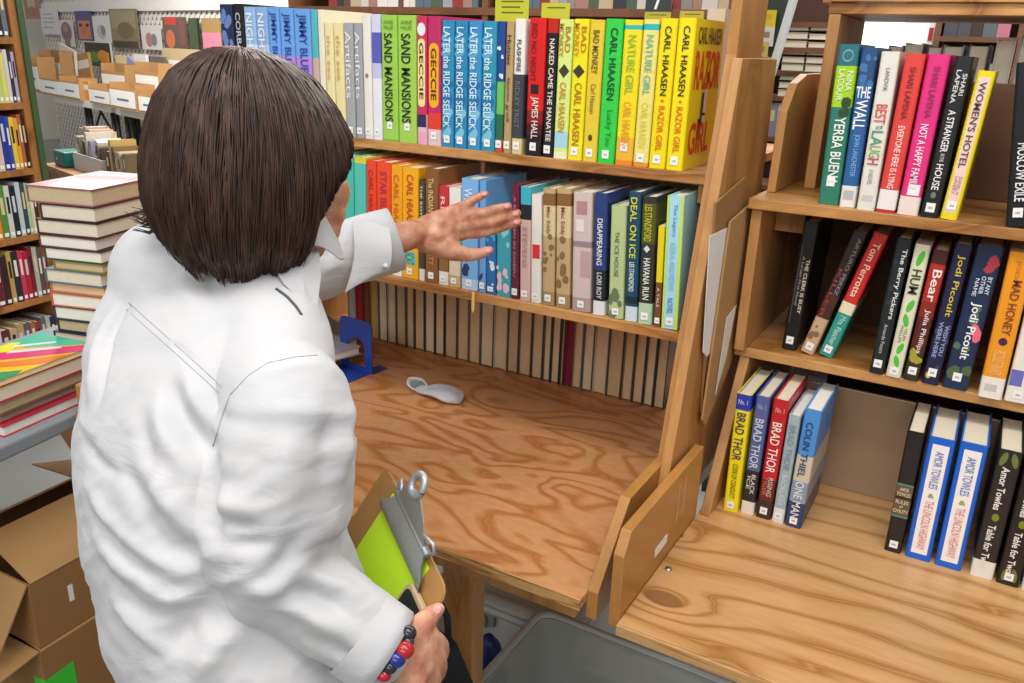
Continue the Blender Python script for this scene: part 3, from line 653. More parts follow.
row(.422, ZR, G3, [
 (.094, .1215, .234, .092, '#f2e01e', 'bright yellow hardcover with a blue top, leftmost of five on the right worktop', dict(y=.413, bands=((.87, 1, '#2a3fae'),), tx=(('BRAD THOR', .2, .8, .45, .85, '#34305a'), ('CODE OF CONDUCT', .35, .7, .12, .42, '#6a5a1c'), ('No. 1', .2, .8, .92, .96, '#c9d0f0', 'h')), sticker=.03)),
 (.124, .1495, .234, .124, '#56649a', 'slate blue hardcover with a black lower third, second of five on the right worktop', dict(bands=((0, .11, '#e6dfd2'), (.11, .38, '#2a2628')), tx=(('BRAD THOR', .2, .8, .4, .82, '#ccd4ea'), ('BLACK', .5, .8, .18, .35, '#d8d4d0'), ('ICE', .2, .45, .22, .33, '#d8d4d0'), ('No. 1', .25, .8, .9, .94, '#aab4d8', 'h')), sticker=False)),
 (.152, .180, .235, .154, '#c01f28', 'crimson hardcover darkening at the foot, third of five on the right worktop', dict(bands=((0, .16, '#3a2a28'), (.16, .34, '#6a2422')), tx=(('BRAD THOR', .2, .8, .4, .82, '#f4e4e0'), ('RISING', .5, .8, .2, .36, '#d8c0b8'), ('TIGER', .2, .45, .2, .36, '#c86a5a'), ('No. 1', .25, .8, .9, .94, '#e8b0a8', 'h')), sticker=.04)),
 (.1815, .2035, .212, .183, '#9fb4bc', 'grey blue hardcover shorter than its neighbours, fourth of five on the right worktop', dict(bands=((0, .14, '#dfe4e4'),), tx=(('BRAD THOR', .25, .75, .5, .92, '#7f959f'), ('BACKLASH', .3, .7, .18, .46, '#c9d8de')), sticker=.04, page=PAGE_W)),
 (.2045, .2345, .230, .208, '#4a90d8', 'blue hardcover with cream middle and navy foot, rightmost of five on the right worktop', dict(bands=((0, .22, '#27406a'), (.22, .4, '#8a9ab4'), (.4, .62, '#cfc4b0')), tx=(('COLIN THIEL', .25, .65, .44, .9, '#27406a'), ('ONE MAN', .25, .75, .08, .4, '#e4e4e6')), sticker=.03, page=PAGE_W)),
])
G4 = 'group of novels at the right of the right worktop'
lhwy = dict(patches=(('r', .2, .82, .05, .95, '#f6f2ee'),), tx=(('AMOR TOWLES', .36, .68, .6, .9, '#4a6ac0', 'v', 0), ('THE LINCOLN HIGHWAY', .36, .68, .09, .5, '#d8707a', 'v', 0), ('&', .4, .64, .525, .56, '#8aa03a', 'h')), sticker=False)
tft = (('Amor Towles', .3, .62, .55, .88, '#f0ece4', 'v', .02), ('Table for Two', .3, .62, .1, .43, '#f0ece4', 'v', .02))
row(.436, ZR, G4, [
 (.371, .399, .226, .369, '#1d1b1b', 'black hardcover with a brown and teal label, left of the blue pair', dict(patches=(('r', .04, .96, .30, .58, '#3f8a88'), ('r', .04, .96, .315, .565, '#6a5438'), ('r', .04, .96, .455, .475, '#2a241e')), tx=(('AMOR', .25, .75, .52, .55, '#e0d4b8', 'h'), ('TOWLES', .12, .88, .48, .51, '#e0d4b8', 'h'), ('RULES', .15, .85, .415, .445, '#e0d4b8', 'h'), ('of', .4, .6, .385, .405, '#e0d4b8', 'h'), ('CIVILITY', .08, .92, .34, .37, '#e0d4b8', 'h')), sticker=.04)),
 (.404, .4445, .225, .402, '#1463d0', 'royal blue hardcover with a white title panel, left one of the blue pair', dict(lhwy)),
 (.450, .4915, .228, .447, '#1463d0', 'royal blue hardcover with a white title panel, right one of the blue pair', dict(lhwy)),
 (.503, .538, .230, .501, '#232220', 'black hardcover with white title and white foot right of the blue pair', dict(tx=tft, bands=((0, .14, '#e8e4da'),), patches=(('e', .35, .65, .46, .52, '#7f8a2a'), ('l', .05, .5, .88, .99, '#6a7a3a', 1), ('l', .5, .95, .88, .99, '#6a7a3a', -1)), sticker=False)),
 (.5415, .575, .228, .539, '#1b1a19', 'black hardcover with white title at the right edge of the photo on the worktop', dict(tx=tft, patches=(('e', .35, .65, .46, .52, '#7f8a2a'), ('l', .1, .5, .03, .14, '#6a7a3a', 1), ('l', .5, .9, .03, .14, '#6a7a3a', -1)), sticker=.04)),
 (.577, .606, .228, .577, '#e4ded2', 'pale hardcover cut off by the right edge of the photo on the worktop', {}),
])
# other-aisle books whose tops show behind the right unit's top level
G5 = 'backs of the other aisle books behind the top level'
bb = [(.21, .026, '#8f8f93', .235), (.24, .03, '#c9c4bc', .24), (.275, .026, '#7a3a44', .236), (.305, .034, '#9a9a9c', .238), (.345, .034, '#4a4442', .24), (.385, .03, '#d8d0c0', .25), (.425, .04, '#a8a39a', .256), (.47, .03, '#6a6a70', .25), (.508, .03, '#c0a8a4', .245), (.545, .03, '#4a4a55', .24)]
bn = ['grey', 'pale', 'dark red', 'mid grey', 'charcoal', 'ivory', 'stone', 'slate', 'dusty pink', 'dark blue']
for (x, w, c, h), b_ in zip(bb, bn):
    book(x, .95, Z1, w, h + .022, d=.17, col=c, rotz=PI, sticker=False, group=G5, label='%s top of a book behind the front row, top level of the right unit' % b_)
# ------------------------------------------------------------------ surveying: a photo coordinate and a known distance or plane give a place in the room
def ray(u, v):
    return FWD + RT * ((u - 512) / 836.309) - UP * ((v - 341.5) / 836.309)
def at(u, v, d):
    return CAMP + ray(u, v) * d
def hit(u, v, p0, n):
    q = ray(u, v); p0 = Vector(p0); n = Vector(n)
    return CAMP + q * ((p0 - CAMP).dot(n) / q.dot(n))
def onz(u, v, z):
    return hit(u, v, (0, 0, z), (0, 0, 1))
def frame(yaw_deg):
    a = math.radians(yaw_deg)
    return Vector((math.cos(a), math.sin(a), 0)), Vector((-math.sin(a), math.cos(a), 0))

# ------------------------------------------------------------------ small things on the centre worktop
t = thing('bookend', 'blue metal bookend with an arched opening on the centre worktop', 'bookend', (-0.885, 0.535, 0.0005), (0, 0, math.radians(-4)))
Wb, Hb, Th = 0.108, 0.135, 0.0022
def outline_mesh(name, loops, thick):
    cu = bpy.data.curves.new(name, 'CURVE'); cu.dimensions = '2D'; cu.fill_mode = 'BOTH'; cu.extrude = thick / 2
    for lp in loops:
        sp = cu.splines.new('POLY'); sp.points.add(len(lp) - 1); sp.use_cyclic_u = True
        for q, p in zip(sp.points, lp): q.co = (p[0], p[1], 0, 1)
    ob = bpy.data.objects.new(name, cu); COL.objects.link(ob)
    me = bpy.data.meshes.new_from_object(ob.evaluated_get(bpy.context.evaluated_depsgraph_get()))
    bpy.data.objects.remove(ob); bpy.data.curves.remove(cu)
    return me
inn = [(-.028, .013), (-.028, .06)] + [(-.028 * math.cos(PI * k / 14), .06 + .028 * math.sin(PI * k / 14)) for k in range(1, 14)] + [(.028, .06), (.028, .013)]
outp = [(-Wb / 2, 0), (-Wb / 2, Hb - .014), (-Wb / 2 + .004, Hb - .004), (-Wb / 2 + .014, Hb), (Wb / 2 - .014, Hb), (Wb / 2 - .004, Hb - .004), (Wb / 2, Hb - .014), (Wb / 2, 0)]
me = outline_mesh('upright_plate', [outp, inn], Th)
me.transform(Matrix(((1, 0, 0, 0), (0, 0, -1, Th / 2), (0, 1, 0, 0), (0, 0, 0, 1))))
BLUE = M('#2447a8', 0.35, 0.06, 20)
me.materials.append(BLUE)
o = bpy.data.objects.new('upright_plate', me); COL.objects.link(o); o.parent = t
MB().box((-Wb / 2, 0.0005 - 0.075, 0), (Wb / 2 - 0.008, -0.0002, 0.0022)).box((Wb / 2 - 0.03, Th, 0), (Wb / 2, 0.055, 0.0022)).build('base_plate', BLUE, t)

t = thing('sock', 'grey and white folded baby sock lying on the centre worktop', 'sock', (-0.632, 0.512, 0.0), (0, 0, math.radians(-5)))
mb = MB(); rim_l = []; rim_r = []; rings_ = []; nS = 28
prof = [(-.036, .006, .006, 0), (-.033, .013, .011, 0), (-.024, .017, .014, 0), (-.012, .020, .016, 0), (.000, .025, .019, 0), (.012, .029, .021, 0), (.028, .030, .021, 0), (.042, .027, .019, 0), (.053, .020, .015, 0), (.059, .010, .010, 0), (.061, .003, .007, 0)]
for x, w, h, op in prof:
    r = []; to = 9
    for k in range(nS):
        a_ = 2 * PI * k / nS; sy = math.sin(a_)
        z_ = .0008 + h * .5 * (1 + sy) ** (.9)
        if op and sy > to: z_ = .004 + h * .12 * abs(math.cos(a_)) * 2
        r.append(Vector((x + (.003 * math.sin(3 * a_) if op else 0), w * math.cos(a_) * (1.0 if sy < .5 else .93) + .004 * math.sin(x * 60), z_)))
    rings_.append(r)
    if op:
        ed = [p for p, k in zip(r, range(nS)) if math.sin(2 * PI * k / nS) <= to]
        rim_r.append(max(ed, key=lambda p: p.z + p.y * 2)); rim_l.append(max(ed, key=lambda p: p.z - p.y * 2))
for i in range(len(rings_) - 1):
    for k in range(nS):
        j = (k + 1) % nS
        inside = prof[i][3] + prof[i + 1][3] > 0 and math.sin(2 * PI * (k + .5) / nS) > 9
        o_ = len(mb.v)
        mb.add([rings_[i][k], rings_[i][j], rings_[i + 1][j], rings_[i + 1][k]], [(0, 3, 2, 1)], 1 if inside else 0, True)
mb.add(rings_[0], [tuple(range(nS))]); mb.add(rings_[-1], [tuple(range(nS))[::-1]])
KN = M('#cfd2d8', 0.9, 0.10, 160, 0.6)
t.scale = (1.34, 1.3, 1.35)
mb.v = [p + Vector((noise.noise(p * 45) * .003, noise.noise(p * 45 + Vector((5, 2, 9))) * .0035, max(-.3 * p.z, noise.noise(p * 60 + Vector((1, 8, 3))) * .004))) for p in mb.v]
so = mb.build('foot', [KN, M('#6f8077', 0.95, 0.15, 120)], t)
md = so.modifiers.new('weld', 'WELD'); md.merge_threshold = .0003
md = so.modifiers.new('sub', 'SUBSURF'); md.levels = 1; md.render_levels = 2
cx_, cn, cu_ = Vector((-.034, -.004, .0135)), Vector((.05, -.72, .69)).normalized(), Vector((1, 0, -.12)).normalized()
cv_ = cn.cross(cu_).normalized()
def loop_(a_, b_, off, wob=.0012):
    return [cx_ + cu_ * ((a_ + wob * math.sin(3 * q + 1)) * math.cos(q)) + cv_ * ((b_ + wob * math.sin(2 * q)) * math.sin(q)) + cn * (off + .002 * math.sin(2 * q + .6)) for q in [2 * PI * k / 24 for k in range(24)]]
MB().rings([loop_(.021, .0115, -.009), loop_(.0225, .0125, -.002), loop_(.0215, .0120, .004), loop_(.0200, .0105, .0045), loop_(.0185, .0090, .001), loop_(.0175, .0082, -.008)], caps=False).build('cuff', M('#dfe2e6', 0.9, 0.10, 160, 0.6), t)
MB().add(loop_(.0182, .0088, -.004), [tuple(range(24))]).build('lining', M('#7d8c84', 0.95, 0.25, 120), t)

p = onz(312, 338, 0.0)
t = book(p.x, p.y - .02, 0.0, 0.04, 0.235, d=.16, col='#8d9094', label='grey covered book lying flat behind the blue bookend', sticker=False, page=PAGE_W)
t.rotation_euler = (0, PI / 2, math.radians(-28)); t.location = (p.x - .10, p.y - .05, 0.0207)
p = onz(325, 318, 0.042)
t = book(p.x, p.y, 0.0, 0.022, 0.22, d=.15, col='#b3b5b8', label='thinner pale grey book lying on the grey one behind the bookend', sticker=False, page=PAGE_W)
t.rotation_euler = (0, PI / 2, math.radians(-16)); t.location = (-1.13, .46, 0.0524)

tag(MB().prism([(-.425, YL - .001, ZL + .001), (-.4185, YL - .001, ZL + .001), (-.4185, YL - .0016, ZL - .036), (-.4215, YL - .0016, ZL - .041), (-.425, YL - .0016, ZL - .036)], (0, -0.0006, 0)).build('ribbon_bookmark', M('#e3c35a', 0.6)),
    'short yellow ribbon hanging over the middle shelf edge below the tan books', 'ribbon')

# ------------------------------------------------------------------ flat sheets wedged in the gap between the two units
def sheet(name, label, cat, pts, x, th, mat):
    """pts: (y, z) outline"""
    o = MB().prism([(x, y, z) for y, z in pts], (th, 0, 0)).build(name, mat, None, 0)
    return tag(o, label, cat, 'flat sheets stored between the two bookshelf units')
def gx(u, v, x):
    q = hit(u, v, (x, 0, 0), (1, 0, 0)); return (q.y, q.z)
sheet('cardboard_sheet', 'brown cardboard sheet nearest the centre unit in the gap between the units', 'cardboard',
      [gx(714, 203, .038), gx(744, 177, .038), gx(742, 300, .038), gx(702, 415, .038), gx(700, 412, .038)], .0375, .004, CARD_D)
sheet('paper_sheet', 'white paper sheet standing in the gap between the units', 'paper',
      [gx(710, 236, .0435), gx(729, 227, .0435), gx(719, 340, .0435), gx(707, 357, .0435), gx(703, 352, .0435)], .0425, .001, M('#efece6', 0.7))
sheet('cardboard_sheet', 'taller brown cardboard sheet nearest the right unit in the gap between the units', 'cardboard',
      [gx(731, 222, .049), gx(758, 198, .049), gx(745, 330, .049), gx(706, 425, .049), gx(703, 420, .049)], .045, .004, CARD)
sheet('label_card', 'small white card with a printed strip low in the gap between the units', 'card',
      [gx(727, 318, .052), gx(737, 305, .052), gx(726, 360, .052), gx(716, 395, .052)], .0505, .001, M('#e6dfd2', 0.7))

tag(MB().box((.115, .80, ZR + .001), (.185, .803, .165)).build('paper_sheet', M('#dfe0e0', .6)), 'white sheet behind the five novels under the middle shelf of the right unit', 'paper')
# ------------------------------------------------------------------ under the worktops
def tub(name, label, c, sx, sy, z0, z1, mat, rimmat, taper=0.9, yaw=0, lid=False, group=None):
    t = thing(name, label, 'storage box', (c[0], c[1], z0), (0, 0, math.radians(yaw)), group)
    H = z1 - z0
    def rr(ax, ay, z, r=0.03, n=5):
        out = []
        for (qx, qy, a0) in ((ax - r, ay - r, 0), (-ax + r, ay - r, PI / 2), (-ax + r, -ay + r, PI), (ax - r, -ay + r, 3 * PI / 2)):
            for k in range(n):
                a = a0 + PI / 2 * k / (n - 1); out.append(Vector((qx + r * math.cos(a), qy + r * math.sin(a), z)))
        return out
    ax, ay = sx / 2, sy / 2
    w = 0.003
    R = [rr(ax * taper, ay * taper, 0.0), rr(ax, ay, H), rr(ax - w, ay - w, H), rr(ax * taper - w, ay * taper - w, w)]
    MB().rings(R).build('tub_body', mat, t)
    R = [rr(ax + .001, ay + .001, H - .012), rr(ax + .016, ay + .016, H - .012), rr(ax + .016, ay + .016, H + .004), rr(ax + .001, ay + .001, H + .004), rr(ax + .001, ay + .001, H - .012)]
    MB().rings(R, caps=False).build('rim', rimmat, t)
    if lid:
        R = [rr(ax + .012, ay + .012, H + .0045), rr(ax + .014, ay + .014, H + .02), rr(ax - .02, ay - .02, H + .022), rr(ax - .025, ay - .025, H + .012)]
        MB().rings(R).build('lid', mat, t)
    return t
def plastic(name, col, alpha, rough=0.3):
    m, nt, b = new_mat(name)
    b.inputs['Base Color'].default_value = lin(col); b.inputs['Roughness'].default_value = rough
    b.inputs['Alpha'].default_value = alpha
    no = N(nt, 'ShaderNodeTexNoise'); no.inputs['Scale'].default_value = 8
    bp = N(nt, 'ShaderNodeBump'); bp.inputs['Strength'].default_value = 0.1
    nt.links.new(no.outputs['Fac'], bp.inputs['Height']); nt.links.new(bp.outputs['Normal'], b.inputs['Normal'])
    return m
CLEAR = plastic('clear_plastic', '#c3cac6', 0.42)
RIMC = plastic('clear_plastic_rim', '#d3d8d4', 0.7)
tub('storage_tub', 'large translucent plastic storage tub under the front edges of both worktops', (.06, .115), .60, .50, -.7495, -.36, CLEAR, RIMC)
q = onz(612, 668, -.60)
tag(MB().box((q.x - .07, q.y - .04, -.744), (q.x + .09, q.y + .07, -.60)).build('paper_pile', M('#cfcdc6', 0.7)), 'pale paper lying inside the translucent tub', 'paper')
tag(MB().box((.17, .12, -.744), (.34, .24, -.50)).build('green_folder', M('#2f8a2c', 0.5)), 'green folder inside the translucent tub', 'folder')
t = tub('storage_box', 'grey white lidded storage box with a latch behind the wooden leg', (-.37, .60), .34, .36, -.7495, -.44, M('#b9bab4', 0.4, 0.05), M('#c9cac4', 0.4), .92, 0, True)
MB().box((-.08, -.19, .26), (-.02, -.176, .305)).box((-.062, -.196, .255), (-.038, -.1905, .285)).build('latch', M('#8b8c88', 0.4), t)
t = thing('tote_bag', 'black cloth bag hanging in front of the wooden leg beside the right hand', 'bag', (-.262, -.02, -.36))
R = []
for z, a, b in [(-.30, .10, .03), (-.28, .125, .045), (-.15, .13, .05), (0, .115, .045), (.12, .09, .036), (.19, .055, .026), (.205, .02, .012)]:
    R.append([Vector((a * math.cos(2 * PI * k / 20), b * math.sin(2 * PI * k / 20), z)) for k in range(20)])
MB().rings(R).build('bag_body', M('#0f0f11', 0.9, 0.2, 40), t)
MB().tube([(-.04, 0, .19), (-.035, .0, .25), (0, .01, .282), (.035, 0, .25), (.04, 0, .19)], .006, 8).build('strap', M('#141416', 0.9), t)
tag(MB().rings([[Vector((-.335 + .05 * s_ * math.cos(2 * PI * k / 14) * (1 + .15 * math.sin(3 * k)), .30 + .04 * s_ * math.sin(2 * PI * k / 14), z)) for k in range(14)] for z, s_ in ((-.7495, .9), (-.6, 1), (-.5, .85), (-.43, .5), (-.41, .15))]).build('plastic_bag', M('#1f2a6c', 0.35, 0.2, 30)),
    'dark blue plastic bag on the floor behind the wooden leg', 'bag')

# ------------------------------------------------------------------ grey table with book stacks on the left
ex, ey = frame(8.6)
TZ = -0.03
org = Vector((-1.262, -0.06, 0))
def loc8(a, b, z): return org + ex * a + ey * b + Vector((0, 0, z))
t = thing('folding_table', 'grey plastic folding table under the book stacks at the left', 'table', loc8(-.38, 0, -.75), (0, 0, math.radians(8.6)))
MB().box((-.17, -.75, .685), (.38, .66, .72)).build('tabletop', M('#8f969c', 0.45, 0.06, 12), t, .006)
for sx in (-.11, .32):
    for sy in (-.66, .57):
        MB().tube([(sx, sy, 0), (sx, sy, .685)], .014, 10).build('leg', METAL, t)
def flat_book(c, z, w, h, th, col, label, group, yaw, page=None, pat=None, name='book', hard=True):
    """book lying flat: w across, h along, spine away on the left side"""
    t = thing(name, label, 'book', (c[0], c[1], z), (0, 0, math.radians(yaw)), group)
    tt = .0026 if hard else .001
    MB().box((-w / 2, -h / 2, 0), (w / 2, h / 2, tt)).box((-w / 2, -h / 2, th - tt), (w / 2, h / 2, th)).box((-w / 2, -h / 2, tt), (-w / 2 + tt, h / 2, th - tt)).build('cover', M(col, .4, .05), t)
    g = .003
    MB().box((-w / 2 + tt + .0005, -h / 2 + g, tt + .0003), (w / 2 - g, h / 2 - g, th - tt - .0003)).build('page_block', page or PAGE, t)
    if pat:
        mats = []; mb = MB()
        for i, (poly, c_) in enumerate(pat):
            mats.append(M(c_, .35, .03)); mb.add([(-w / 2 + p[0] * w, -h / 2 + p[1] * h, th + .0003 + .0001 * i) for p in poly], [tuple(range(len(poly)))], i)
        mb.build('cover_art', mats, t)
    return t
GS = 'books stacked flat in the low colourful pile on the grey table'
cover = [([(0, 0), (1, 0), (1, 1), (0, 1)], '#f4c61e'),
         ([(0, .62), (.3, .72), (.62, .95), (.6, 1), (0, 1)], '#3dc4a0'), ([(.3, .66), (.95, 1), (.55, 1), (.25, .78)], '#4fd0ac'),
         ([(0, .35), (.28, .55), (.1, .75), (0, .7)], '#f2ef3a'), ([(.1, .42), (.9, .95), (1, 1), (1, .78), (.3, .28)], '#e8307a'),
         ([(.45, .3), (1, .72), (1, .5), (.75, .32), (.5, .2)], '#f2811e'), ([(.55, .05), (.95, .3), (1, .22), (1, 0), (.6, 0)], '#2f9a5a'),
         ([(.3, .5), (.72, .78), (.68, .84), (.26, .56)], '#f8e6ee'), ([(.18, .62), (.5, .86), (.46, .9), (.14, .67)], '#eafaf4'), ([(.0, .1), (.3, .2), (.45, .1), (.2, 0), (0, 0)], '#3a3a9a'), ([(.1, .2), (.35, .38), (.42, .26), (.2, .1)], '#f2e6da')]
z = TZ
pile = [(.165, .235, .026, '#c43a4a', 'pink edged book at the bottom of the low colourful pile', PAGE_W, .003), (.155, .22, .024, '#c02a34', 'red and grey book second from the bottom of the low colourful pile', M('#a9a39c', .7), -.006),
        (.165, .24, .030, '#8d6f4a', 'tan book in the middle of the low colourful pile', PAGE_T, .0), (.175, .255, .036, '#b3254a', 'crimson edged thick book second from the top of the low colourful pile', PAGE, .004)]
for w, h, th, c, lb, pg, dx in pile:
    flat_book(loc8(-.115 + dx, .055, 0), z, w, h, th - .0008, c, lb, GS, 8.6, pg); z += th
flat_book(loc8(-.112, .06, 0), z, .18, .27, .012, '#e8c33a', 'book with a bright rainbow coloured cover on top of the low pile', GS, 8.6, PAGE_W, cover, hard=False)
z = TZ
for w, h, th, c, lb in [(.16, .23, .03, '#6a6a70', 'lower of two books in the pale pile behind the colourful pile'), (.15, .22, .012, '#e6e2da', 'white cover with yellow speckles, upper of two behind the colourful pile')]:
    flat_book(loc8(-.34, .13, 0), z, w, h, th, c, lb, 'pale pile at the far left of the grey table', 5, PAGE_W,
              None if th > .02 else [([(.6, .1), (.95, .2), (.9, .5), (.6, .4)], '#e8e03a'), ([(.2, .5), (.3, .55), (.28, .62), (.18, .58)], '#333333')]); z += th + .0006
tag(MB().rings([[Vector((0, .0, 0)) + Vector((.034 * s_ * math.cos(2 * PI * k / 20), .034 * s_ * math.sin(2 * PI * k / 20), zz)) for k in range(20)] for zz, s_ in ((0, .92), (.02, 1), (.07, 1), (.075, .96), (.072, .9), (.03, .85))]).build('wicker_cup', M('#a8763c', .7, .3, 120, .5), None, 0, loc8(-.05, .215, TZ + .0005)),
    'small brown woven cup beside the colourful pile on the grey table', 'cup')
# tall stack
fx, fy = frame(16)
cor = at(93, 200, 1.88); cor.z = 0
GT = 'hardcovers in the tall stack on the grey table'
tall = [(.150, .225, .034, '#3a3236', 'fawn'), (.155, .23, .030, '#4a3a30', 'oat'), (.15, .225, .034, '#5a4a4a', 'beige'), (.16, .235, .03, '#26304a', 'sand'),
        (.15, .22, .030, '#2e2c3a', 'pale'), (.152, .23, .034, '#3a3a42', 'blush'), (.156, .235, .034, '#c86a4a', 'ivory'), (.15, .22, .024, '#c8926a', 'peach'),
        (.155, .235, .034, '#5a7a8c', 'milky'), (.135, .215, .022, '#8a8a3a', 'olive'), (.155, .235, .030, '#2a4a3a', 'light grey'), (.156, .232, .030, '#6a3a3a', 'straw'),
        (.165, .238, .036, '#4a2a2a', 'buff'), (.148, .225, .036, '#3a2a36', 'honey'), (.178, .245, .040, '#a8626a', 'chalk')]
z = TZ
order = ['lowest', 'second from the bottom', 'third from the bottom', 'fourth from the bottom', 'fifth from the bottom', 'sixth from the bottom', 'seventh from the bottom', 'eighth from the bottom',
         'eighth from the top', 'seventh from the top, smaller than the rest', 'fifth from the top', 'fourth from the top', 'third from the top', 'second from the top', 'topmost, larger, with a dusty pink cover']
order[8] = 'seventh from the top'; order[9] = 'sixth from the top and smaller than the rest'
for i, (w, h, th, c, pn) in enumerate(tall):
    jx = (rnd.random() - .5) * .010; jy = (rnd.random() - .5) * .008
    if i == 14: jx -= .004
    cc = cor - fx * (w / 2 - jx) + fy * (h / 2 + jy)
    tt = flat_book(cc, z, w, h, th - .0009, c, '%s paged hardcover in the tall stack, %s' % (pn, order[i]), GT, 16 + (rnd.random() - .5) * 2.0,
              [PAGE, PAGE_W, PAGE_T, PAGE, PAGE_W][(i * 2 + 4) % 5] if i != 7 else M('#e8c79f', .8), [([(0, 0), (1, 0), (1, 1), (0, 1)], '#c9a0a0'), ([(.3, 0), (1, 0), (1, .5), (.2, .3)], '#d9c3bd'), ([(.1, .5), (.9, .6), (.9, .8), (.1, .7)], '#b06a72')] if i == 14 else None)
    z += th
STACK_TOP = z

# ------------------------------------------------------------------ cardboard boxes on the floor, lower left
def carton(label, c, yaw, sx, sy, z0, z1, flaps, group, extra=()):
    t = thing('cardboard_box', label, 'box', (c[0], c[1], z0), (0, 0, math.radians(yaw)), group)
    H = z1 - z0; w = .004; ax, ay = sx / 2, sy / 2
    MB().box((-ax, -ay, 0), (ax, ay, w)).box((-ax, -ay, w), (ax, -ay + w, H)).box((-ax, ay - w, w), (ax, ay, H)).box((-ax, -ay + w, w), (-ax + w, ay - w, H)).box((ax - w, -ay + w, w), (ax, ay - w, H)).build('box_body', CARD_D, t)
    for side, ang, ln in flaps:      # angle from straight up, positive = outwards
        a = math.radians(ang); so, up_ = math.sin(a) * ln, math.cos(a) * ln
        th = Vector((0, 0, .0035))
        if side in 'rl':
            s_ = 1 if side == 'r' else -1
            P = [(s_ * ax, -ay + .003, H + .0006), (s_ * ax, ay - .003, H + .0006), (s_ * (ax + so), ay - .008, H + up_), (s_ * (ax + so), -ay + .008, H + up_)]
        else:
            s_ = 1 if side == 'b' else -1
            P = [(-ax + .003, s_ * ay, H + .0006), (ax - .003, s_ * ay, H + .0006), (ax - .008, s_ * (ay + so), H + up_), (-ax + .008, s_ * (ay + so), H + up_)]
        n_ = (Vector(P[1]) - Vector(P[0])).cross(Vector(P[3]) - Vector(P[0])).normalized() * .0035
        if n_.z < 0: n_ = -n_
        MB().prism(P, n_).build('flap', CARD, t)
    return t
GB_ = 'brown cardboard boxes on the floor at the left'
b2 = carton('brown cardboard box with a bright green label, bottom of the floor stack', (-1.366, .02), 3, .33, .42, -.7495, -.505, [('f', 100, .12), ('r', -86, .10)], GB_)
MB().prism([(.1655, -.2103, .09), (.1655, -.140, .095), (.1655, -.142, .175), (.1655, -.2103, .17)], (.0006, 0, 0)).prism([(.1661, -.2103, .09), (.1661, -.2103, .17), (.125, -.2103, .168), (.125, -.2103, .09)], (0, -.0006, 0)).build('green_label', M('#3fd83a', .5), b2)
b1 = carton('brown cardboard box with two white stickers, stacked on the green labelled one', (-1.371, .015), 3, .33, .40, -.4985, -.335, [('r', -66, .165), ('l', -60, .16), ('b', 35, .14), ('f', 148, .15)], GB_)
for y0, z0, z1 in ((-.118, .07, .112), (-.055, .095, .124)):
    MB().box((.1652, y0, z0), (.1658, y0 + .012, z1)).build('white_sticker', WHITE, b1)
carton('brown cardboard box with open flaps behind the stickered one under the table edge', (-1.64, .50), 6, .34, .34, -.7495, -.42, [('r', 60, .14), ('f', 70, .15), ('l', 40, .12)], GB_)
carton('small brown cardboard box farther back beside the white shirt', (-1.37, .86), 4, .22, .3, -.7495, -.36, [('l', 30, .1)], GB_)
# ------------------------------------------------------------------ wooden bookcase on the left edge
a = math.radians(6.5)
eB = Vector((-math.sin(a), math.cos(a), 0)); nB = Vector((math.cos(a), math.sin(a), 0))
PB = Vector((-2.761, 0.908, 0))
def bs(u, v):
    q = hit(u, v, PB, nB); return (q - PB).dot(eB), q.z
t = thing('bookcase', 'oak bookcase with a green side panel at the left edge of the photo', 'bookcase', PB + Vector((0, 0, -.75)), (0, 0, math.radians(96.5)))
